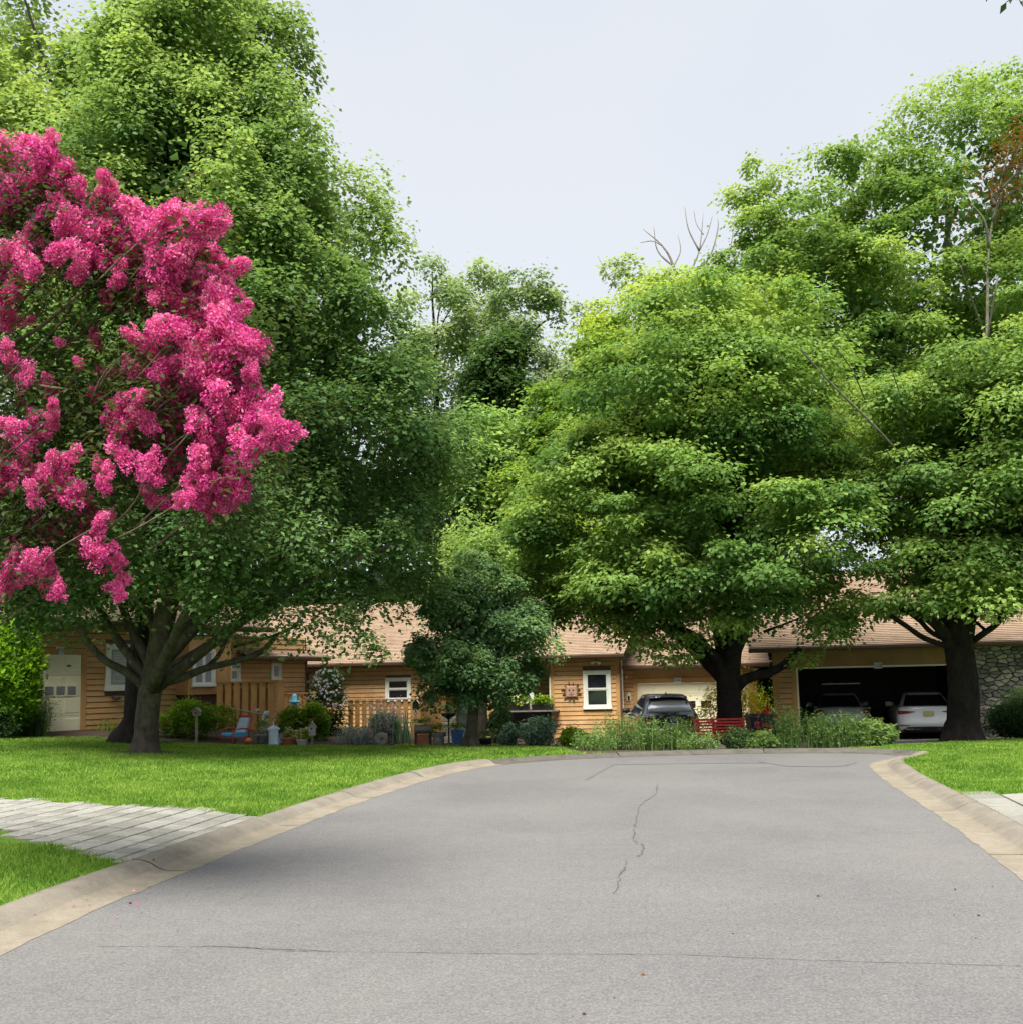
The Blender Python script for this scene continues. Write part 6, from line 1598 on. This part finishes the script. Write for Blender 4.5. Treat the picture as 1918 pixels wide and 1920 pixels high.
# pedestal planter and stone column
r, p = root_at('pedestal_planter', 'dark metal pedestal bowl planter with trailing plant', 841, 27.6, 'planter')
hh = hpx(841, 1344, 27.6, p)
MB().lathe([(.14, 0), (.12, .03), (.025, .06), (.02, hh - .1), (.05, hh - .04)], (0, 0, 0), 12).build('stand', M['metal_dk'], r, True)
MB().lathe([(.05, hh - .05), (.16, hh + .02), (.22, hh + .1), (.2, hh + .1), (.01, hh + .08)], (0, 0, 0), 18).build('bowl', M['metal_dk'], r, True)
C = np.stack([rg.normal(size=18) * .13, rg.normal(size=18) * .08, hh + .12 + .14 * rg.random(18)], -1); fo = Foliage()
clumps_to_leaves(fo, rg, C, np.full(18, .10), unit(C - [0, 0, hh]), 26, .9, .4, 'oval', .06, .3 + .5 * rg.random(18)); o = fo.build('plant', M['lf_small'], r); o['kind'] = 'stuff'
r, p = root_at('stone_column', 'stacked pale stone column behind the pedestal planter', 843, 29.0, 'column')
hh = hpx(843, 1340, 29, p); z = 0.0
while z < hh:
    t_ = .05 + .04 * random.random(); a = .17 + .04 * random.random(); o_ = .03 * (random.random() - .5)
    MB().cbox(-a + o_, a + o_, -.18, .16, z + .004, z + t_, .012).build('stone', M['stone_%d' % random.choice((0, 2))], r); z += t_
# millstone leaning at the lawn edge
r, p = root_at('millstone', 'round grey millstone leaning by the silvery plant', 716, 27.1, 'millstone')
mb = MB(); ri = [[(q * math.cos(t), y, .17 + q * math.sin(t)) for t in np.linspace(0, 6.28, 21)[:-1]] for q, y in ((.05, -.03), (.15, -.035), (.17, -.02), (.17, .03), (.05, .04), (.05, -.03))]; mb.loft(ri, cap=False); mb.build('stone_disc', M['grey_pot'], r, True)
# white lantern
r, p = root_at('garden_lantern', 'white metal lantern with pointed top among the pots', 514, 27.2, 'lantern', 0.3)
for sx in (-1, 1):
    for sy in (-1, 1): MB().box(sx * .105 - .014, sx * .105 + .014, sy * .105 - .014, sy * .105 + .014, .03, .40).build('upright', M['lantern_white'], r)
MB().box(-.13, .13, -.13, .13, 0, .03).build('base', M['lantern_white'], r)
MB().lathe([(.175, .40), (.16, .425), (.06, .49), (.03, .50), (.022, .56), (.008, .62)], (0, 0, 0), 4).build('lantern_roof', M['lantern_white'], r)
for sy in (-1, 1):
    MB().box(-.09, .09, sy * .095 - .003, sy * .095 + .003, .03, .40).build('pane', M['sky_pale'], r); MB().box(sy * .095 - .003, sy * .095 + .003, -.09, .09, .03, .40).build('pane', M['sky_pale'], r)
# gazing globe on post
r, p = root_at('gazing_globe', 'pale blue globe on a brown post before the tall fence', 500, 28.2, 'ornament')
hh = hpx(500, 1338, 28.2, p)
MB().lathe([(.05, 0), (.05, hh - .32), (.055, hh - .30)], (0, 0, 0), 10).build('post', M['post_white'], r, True); MB().lathe([(.04, hh - .30), (.05, hh - .2), (.03, hh - .10), (.045, hh - .07)], (0, 0, 0), 10).build('neck', M['terracotta'], r, True)
MB().lathe([(.075 * math.sin(t) + .001, hh - .075 * math.cos(t)) for t in np.linspace(0, math.pi, 12)], (0, 0, 0), 18).build('globe', M['sky_pale'], r, True)
# birdhouses
def birdhouse(label, px, py0, py1, Y, mat, roofm, post=True, zoff=0):
    r, p = root_at('birdhouse', label, px, Y, 'birdhouse'); z0, z1 = hpx(px, py1, Y, p), hpx(px, py0, Y, p); a = .085; e = z0 + (z1 - z0) * .62
    b = MB().prism([(-a, z0), (a, z0), (a, e), (0, z1 - .02), (-a, e)], -.08, .08).build('box', M[mat], r)
    mb = MB(); k = math.hypot(a, z1 - e)
    for s in (-1, 1): mb.add([(s * (a + .03), -.11, e - .02), (s * (a + .03), .11, e - .02), (0, .11, z1), (0, -.11, z1), (s * (a + .03), -.11, e), (s * (a + .03), .11, e), (0, .11, z1 + .02), (0, -.11, z1 + .02)], [(0, 1, 2, 3), (4, 7, 6, 5), (0, 4, 5, 1), (0, 3, 7, 4)])
    mb.build('birdhouse_roof', M[roofm], r)
    MB().lathe([(.001, 0), (.024, .001), (.024, .003)], (0, 0, 0), 12).build('entrance', M['black'], b).location = (0, -.083, e - .04)
    b.children[-1].rotation_euler = (R(90), 0, 0)
    if post: MB().box(-.03, .03, -.03, .03, -.1, z0 - .001).build('post', M['wood_grey'], r)
birdhouse('small weathered white birdhouse on a post by the lime shrubs', 586, 1354, 1379, 27.8, 'post_white', 'wood_grey')
birdhouse('green birdhouse with white roof on the low cedar fence', 780, 1311, 1331, 30.6, 'lf_dark', 'white')
birdhouse('little grey box on a stake in the wide yellow green shrub', 370, 1328, 1342, 26.9, 'wood_grey', 'wood_grey')
# sky blue pump ornament in the low fence
r, p = root_at('garden_ornament', 'sky blue pump shaped ornament in the low slatted fence', 553, 33.0, 'ornament')
z0, z1 = hpx(553, 1326, 33, p), hpx(553, 1301, 33, p); q = z1 - z0
MB().lathe([(.11, z0 - .35), (.11, z0 - .3), (.07, z0 - .27), (.08, z0 + q * .3), (.11, z0 + q * .33), (.11, z0 + q * .45), (.085, z0 + q * .5), (.085, z0 + q * .8), (.06, z0 + q * .95), (.02, z1)], (0, 0, 0), 14).build('barrel', M['sky_blue'], r, True)
mb = MB(); mb.tube([(-.16, 0, z0 + q * .4), (.16, 0, z0 + q * .4)], .045, 8); mb.build('spout', M['sky_blue'], r, True)
# handrail
r, p = root_at('handrail', 'thin pale handrail sloping down before the tall fence', 440, 29.6, 'railing')
a, b = at(432, 1328, 29.6) - p, at(560, 1353, 28.8) - p; mb = MB()
mb.tube(spline([a, (a + b) / 2, b, b + [.06, -.02, -.07]], 5), .022, 8); mb.build('rail', M['wood_grey'], r, True)
for q in (a + (b - a) * .08, a + (b - a) * .9): MB().tube([q + [0, 0, -.02], [q[0], q[1], float(terr(p[0] + q[0], p[1] + q[1])) - p[2] - .1]], .018, 8).build('post', M['metal_dk'], r, True)
# garden chair with blue cushions
r, p = root_at('garden_chair', 'red framed garden chair with blue cushions on the lawn edge', 441, 27.0, 'chair', R(-38))
MB().cbox(-.24, .24, -.26, .24, .19, .29, .03).build('seat_cushion', M['cushion_blue'], r)
mb = MB(); mb.add([(-.22, .16, .28), (.22, .16, .28), (.22, .26, .28), (-.22, .26, .28), (-.20, .30, .66), (.20, .30, .66), (.20, .38, .66), (-.20, .38, .66)], [(0, 1, 5, 4), (3, 7, 6, 2), (0, 4, 7, 3), (1, 2, 6, 5), (4, 5, 6, 7), (0, 3, 2, 1)]); mb.build('back_cushion', M['cushion_pale'], r, bevel=0.03)
for s in (-1, 1):
    mb = MB(); mb.tube([(s * .27, -.24, 0), (s * .27, -.24, .36), (s * .27, .0, .40), (s * .27, .26, .38)], .022, 7); mb.build('arm', M['red_frame'], r, True)
    mb = MB(); mb.tube([(s * .26, .22, 0), (s * .26, .27, .35), (s * .25, .37, .74)], .024, 7); mb.build('back_post', M['red_frame'], r, True)
MB().box(-.25, .25, -.25, .25, .15, .188).build('seat_frame', M['red_frame'], r)
MB().box(-.25, .25, .33, .36, .68, .72).build('top_rail', M['red_frame'], r)
r, p = root_at('toy_ball', 'small orange and red ball beside the garden chair', 467, 26.8, 'toy')
MB().lathe([(.09 * math.sin(t) + .001, .09 - .09 * math.cos(t)) for t in np.linspace(0, math.pi * .55, 8)], (0, 0, 0), 16).build('lower_half', M['red_frame'], r, True)
MB().lathe([(.091 * math.sin(t) + .001, .09 - .091 * math.cos(t)) for t in np.linspace(math.pi * .55, math.pi, 8)], (0, 0, 0), 16).build('upper_half', M['orange'], r, True)
# red bench
r, p = root_at('garden_bench', 'red slatted wooden bench at the foot of the maple', 1346, 26.4, 'bench', R(4))
bh = hpx(1346, 1347, 26.4, p); w2_ = 0.67
for k in range(7):
    z = bh - .055 - k * .074
    MB().cbox(-w2_, w2_, -.01 - .012 * (6 - k) * -1, .018 + .012 * (6 - k), z, z + .052, .006).build('back_slat', M['red_paint'], r)
for x in (-w2_ + .02, w2_ - .09): MB().box(x, x + .07, .10, .16, 0, bh - .02).build('back_post', M['red_paint'], r)
MB().box(-.16, -.10, .10, .15, bh - .56, bh - .01).build('back_post', M['red_paint'], r)
for k in range(5): MB().cbox(-w2_, w2_, .17 + k * .095, .25 + k * .095, .40, .425, .005).build('seat_slat', M['red_paint'], r)
for x in (-w2_, w2_ - .06):
    MB().box(x, x + .06, .60, .66, 0, .60).build('leg', M['red_paint'], r); MB().box(x - .02, x + .08, .16, .68, .602, .63).build('arm', M['red_paint'], r)
r, p = root_at('fieldstone', 'pale rock under the red bench', 1336, 25.7, 'rock')
mb = MB(); mb.loft([[(s * .26 * math.cos(t) * (1 + .15 * math.sin(2 * t + s)), s * .18 * math.sin(t), z) for t in np.linspace(0, 6.28, 13)[:-1]] for z, s in ((-.05, 1), (.08, 1.05), (.17, .8), (.21, .4))]); mb.build('rock', M['stone_2'], r)
# covered bin
r, p = root_at('storage_bin', 'dark navy lidded bin behind the bright leafy clump', 1424, 28.2, 'bin')
bh = hpx(1424, 1338, 28.2, p)
mb = MB(); mb.loft([[(a * sx, b * sy, z) for sx, sy in ((-1, -1), (1, -1), (1, 1), (-1, 1))] for z, a, b in ((0, .30, .30), (bh - .12, .36, .36))]); mb.build('bin_body', M['navy'], r, bevel=.02)
mb = MB(); mb.loft([[(a * sx, b * sy, z) for sx, sy in ((-1, -1), (1, -1), (1, 1), (-1, 1))] for z, a, b in ((bh - .118, .39, .39), (bh - .05, .39, .39), (bh, .30, .33))]); mb.build('lid', M['navy'], r, bevel=.015)
for s in (-1, 1): MB().lathe([(.02, -.03), (.1, -.03), (.1, .03), (.02, .03)], (0, 0, 0), 14).build('wheel', M['tyre'], r).matrix_local = Matrix.Translation((s * .26, .34, .1)) @ Matrix.Rotation(R(90), 4, 'Y')
# sun plaque on the house wall
sx, sz_ = HM.loc(1071, 1297, yB); pw = HM.world(sx, yB - 0.06, sz_)
r = empty('sun_plaque', tuple(pw), HM.root.rotation_euler.z); tag(r, 'square clay sun face plaque with radiating rays on the wall', 'wall plaque')
MB().cbox(-.22, .22, -.05, .03, -.22, .22, .05).build('face_tile', M['clay'], r)
for k in range(12):
    a = k * math.pi / 6 + .26; l0, l1 = .24, .36 + .05 * (k % 2); c, s = math.cos(a), math.sin(a); t_ = .045
    MB().prism([(l0 * c - t_ * s, l0 * s + t_ * c), (l0 * c + t_ * s, l0 * s - t_ * c), (l1 * c, l1 * s)], -.015, .02).build('ray', M['gutter_brown'], r)
for s in (-1, 1): MB().lathe([(.001, 0), (.035, .004), (.03, .014)], (0, 0, 0), 10).build('eye', M['gutter_brown'], r).matrix_local = Matrix.Translation((s * .075, -.05, .06)) @ Matrix.Rotation(R(90), 4, 'X')
mb = MB(); mb.prism([(-.025, -.03), (.025, -.03), (.012, .07), (-.012, .07)], -.075, -.048); mb.build('nose', M['clay'], r)
mb = MB(); mb.tube([(-.08, -.052, -.085), (0, -.054, -.115), (.08, -.052, -.085)], .014, 6); mb.build('mouth', M['gutter_brown'], r, True)
# planter boxes on the shelf
for k, (a_, b_) in enumerate(((950, 990), (996, 1036))):
    x0_, x1_ = HM.lx(a_, 1320, yB - .4), HM.lx(b_, 1320, yB - .4); c = HM.world((x0_ + x1_) / 2, yB - .3, sz + .004); hw = (x1_ - x0_) / 2
    r = empty('window_planter', tuple(c), HM.root.rotation_euler.z); tag(r, ('dark planter box with pale flowers, left one on the shelf', 'dark planter box with lime leaves, right one on the shelf')[k], 'planter')
    mb = MB(); mb.loft([[(a * sx_, b * sy_, z) for sx_, sy_ in ((-1, -1), (1, -1), (1, 1), (-1, 1))] for z, a, b in ((0, hw * .94, .11), (.2, hw, .14), (.2, hw * .95, .11), (.17, hw * .95, .1))]); mb.build('box', M['metal_dk'], r)
    n = 26; C = np.stack([(rg.random(n) * 2 - 1) * hw * .95, rg.normal(size=n) * .08, .2 + .28 * rg.random(n)], -1); fo = Foliage()
    clumps_to_leaves(fo, rg, C, np.full(n, .13), unit(C), 30, .9, .5, 'oval', .085, .4 + .6 * rg.random(n)); o = fo.build('plant', M['lf_shrub'], r); o['kind'] = 'stuff'
    if k == 0:
        fo = Foliage(); P = C[rg.integers(n, size=10)] + [0, -.15, .05]
        for q in range(5): fo.add(P, unit(rg.normal(size=(10, 3)) * .3 + [0, -1, .4]), rg.normal(size=(10, 3)), np.full(10, .09), np.full(10, .6), 'fan')
        o = fo.build('blossoms', M['fl_white'], r); o['kind'] = 'stuff'

# fallen petals and leaf litter on the curb and road
fo = Foliage(); n = 20
P = np.array([flat(rg.uniform(20, 300), rg.uniform(1620, 1720), 0.02) for _ in range(n)])
rd = road_d(P[:, 0], P[:, 1]); P[:, 2] = np.interp(rd, [-1, 0, .2, .26, .32, .44, .52, .8], [.006, .012, .012, .03, .07, .104, .102, .11])
fo.add(P, unit(rg.normal(size=(n, 3)) * .4 + [0, 0, 1]), rg.normal(size=(n, 3)) * [1, 1, .1], .03 * (.5 + rg.random(n)), rg.random(n), 'fan')
tag(fo.build('fallen_petals', M['fl_pink']), 'pink petals fallen on the curb and gutter', 'petals', kind='stuff')
fo = Foliage(); spots = [(1860, 1662), (1790, 1666), (1530, 1680), (1790, 1715), (1830, 1715), (1825, 1757), (490, 1640), (590, 1720), (265, 1712), (330, 1745), (560, 1735), (520, 1640), (410, 1640), (430, 1660), (395, 1665), (350, 1680), (1320, 1565), (1372, 1748), (165, 1690), (170, 1698), (255, 1600), (470, 1630), (340, 1660), (380, 1650), (1090, 1900), (1200, 1826), (1150, 1868)]
P = np.array([flat(x, y, .008) for x, y in spots]); n = len(P); rd = road_d(P[:, 0], P[:, 1]); P[:, 2] = np.interp(rd, [-1, 0, .2, .26, .32, .44, .52], [.007, .014, .014, .03, .07, .104, .102])
fo.add(P, unit(rg.normal(size=(n, 3)) * .3 + [0, 0, 1]), rg.normal(size=(n, 3)) * [1, 1, .05], .034 * (.4 + .8 * rg.random(n)), rg.random(n), 'oval')
tag(fo.build('leaf_litter', M['lf_brown']), 'scattered dry leaf bits on the asphalt', 'leaves', kind='stuff')
# ------------------------------------------------------------------ grass
rgg = np.random.default_rng(17)
def grass_patch(x0, x1, y0, y1, dens, h, w):
    n = int((x1 - x0) * (y1 - y0) * dens)
    x = x0 + (x1 - x0) * rgg.random(n); y = y0 + (y1 - y0) * rgg.random(n)
    keep = road_d(x, y) > CURB_W - 0.03
    for b in BEDS: keep &= ~poly_in(x, y, b)
    # only what the view can meet
    keep &= (np.abs(x) < 0.56 * y + 0.8)
    x, y = x[keep], y[keep]; n = len(x)
    z = terr(x, y); rd = road_d(x, y)
    pos = np.stack([x, y, z - 0.005], -1)
    lean = rgg.normal(size=(n, 3)) * np.array([0.45, 0.45, 0.0]) + np.array([0.12, -0.15, 1.0])
    nor = unit(np.stack([rgg.normal(size=n) * 0.5, -np.ones(n), 0.3 * rgg.random(n)], -1))
    big = 0.5 + 0.5 * np.sin(x * 1.7 + 2 * np.sin(y * 0.9)) * np.sin(y * 1.3 + x * 0.4)
    hh = h * (0.55 + 0.75 * rgg.random(n)); nor = unit(nor - unit(lean) * (nor * unit(lean)).sum(-1, keepdims=True))
    t_ = unit(lean); b_ = np.cross(nor, t_)
    ww = (w * (0.7 + 0.6 * rgg.random(n)))[:, None]
    tip = pos + t_ * hh[:, None] + np.stack([rgg.normal(size=n), rgg.normal(size=n), np.zeros(n)], -1) * 0.012
    v = np.stack([pos - b_ * ww, pos + b_ * ww, tip], 1).reshape(-1, 3)
    return v, np.clip(0.34 + 0.24 * big + 0.16 * np.sin(x * 5.1 + np.sin(y * 4.3)) * np.sin(y * 3.7 + 1.3 * np.sin(x * 2.9)) + rgg.normal(size=n) * 0.24, 0, 1)
GV, GT = [], []
for a in ((-6.5, -3.2, 5.5, 10.2, 3800, 0.055, 0.0045), (-9, -2.2, 12.0, 16, 2600, 0.055, 0.006), (-11.5, -1.0, 16, 21, 1400, 0.055, 0.008), (-14.5, 2.0, 21, 29.5, 800, 0.055, 0.011),
          (5.0, 9.0, 11, 16, 2200, 0.05, 0.006), (5.6, 12.5, 16, 21, 1500, 0.055, 0.008), (7.2, 16, 20, 27.5, 850, 0.055, 0.011)):
    v, t = grass_patch(*a); GV.append(v); GT.append(t)
GV = np.concatenate(GV); GT = np.concatenate(GT)
g = fast_mesh('grass', GV, np.arange(len(GV)).reshape(-1, 3), M['grass'], None, False, GT)
tag(g, 'short bright green grass of the lawns', 'grass', kind='stuff')
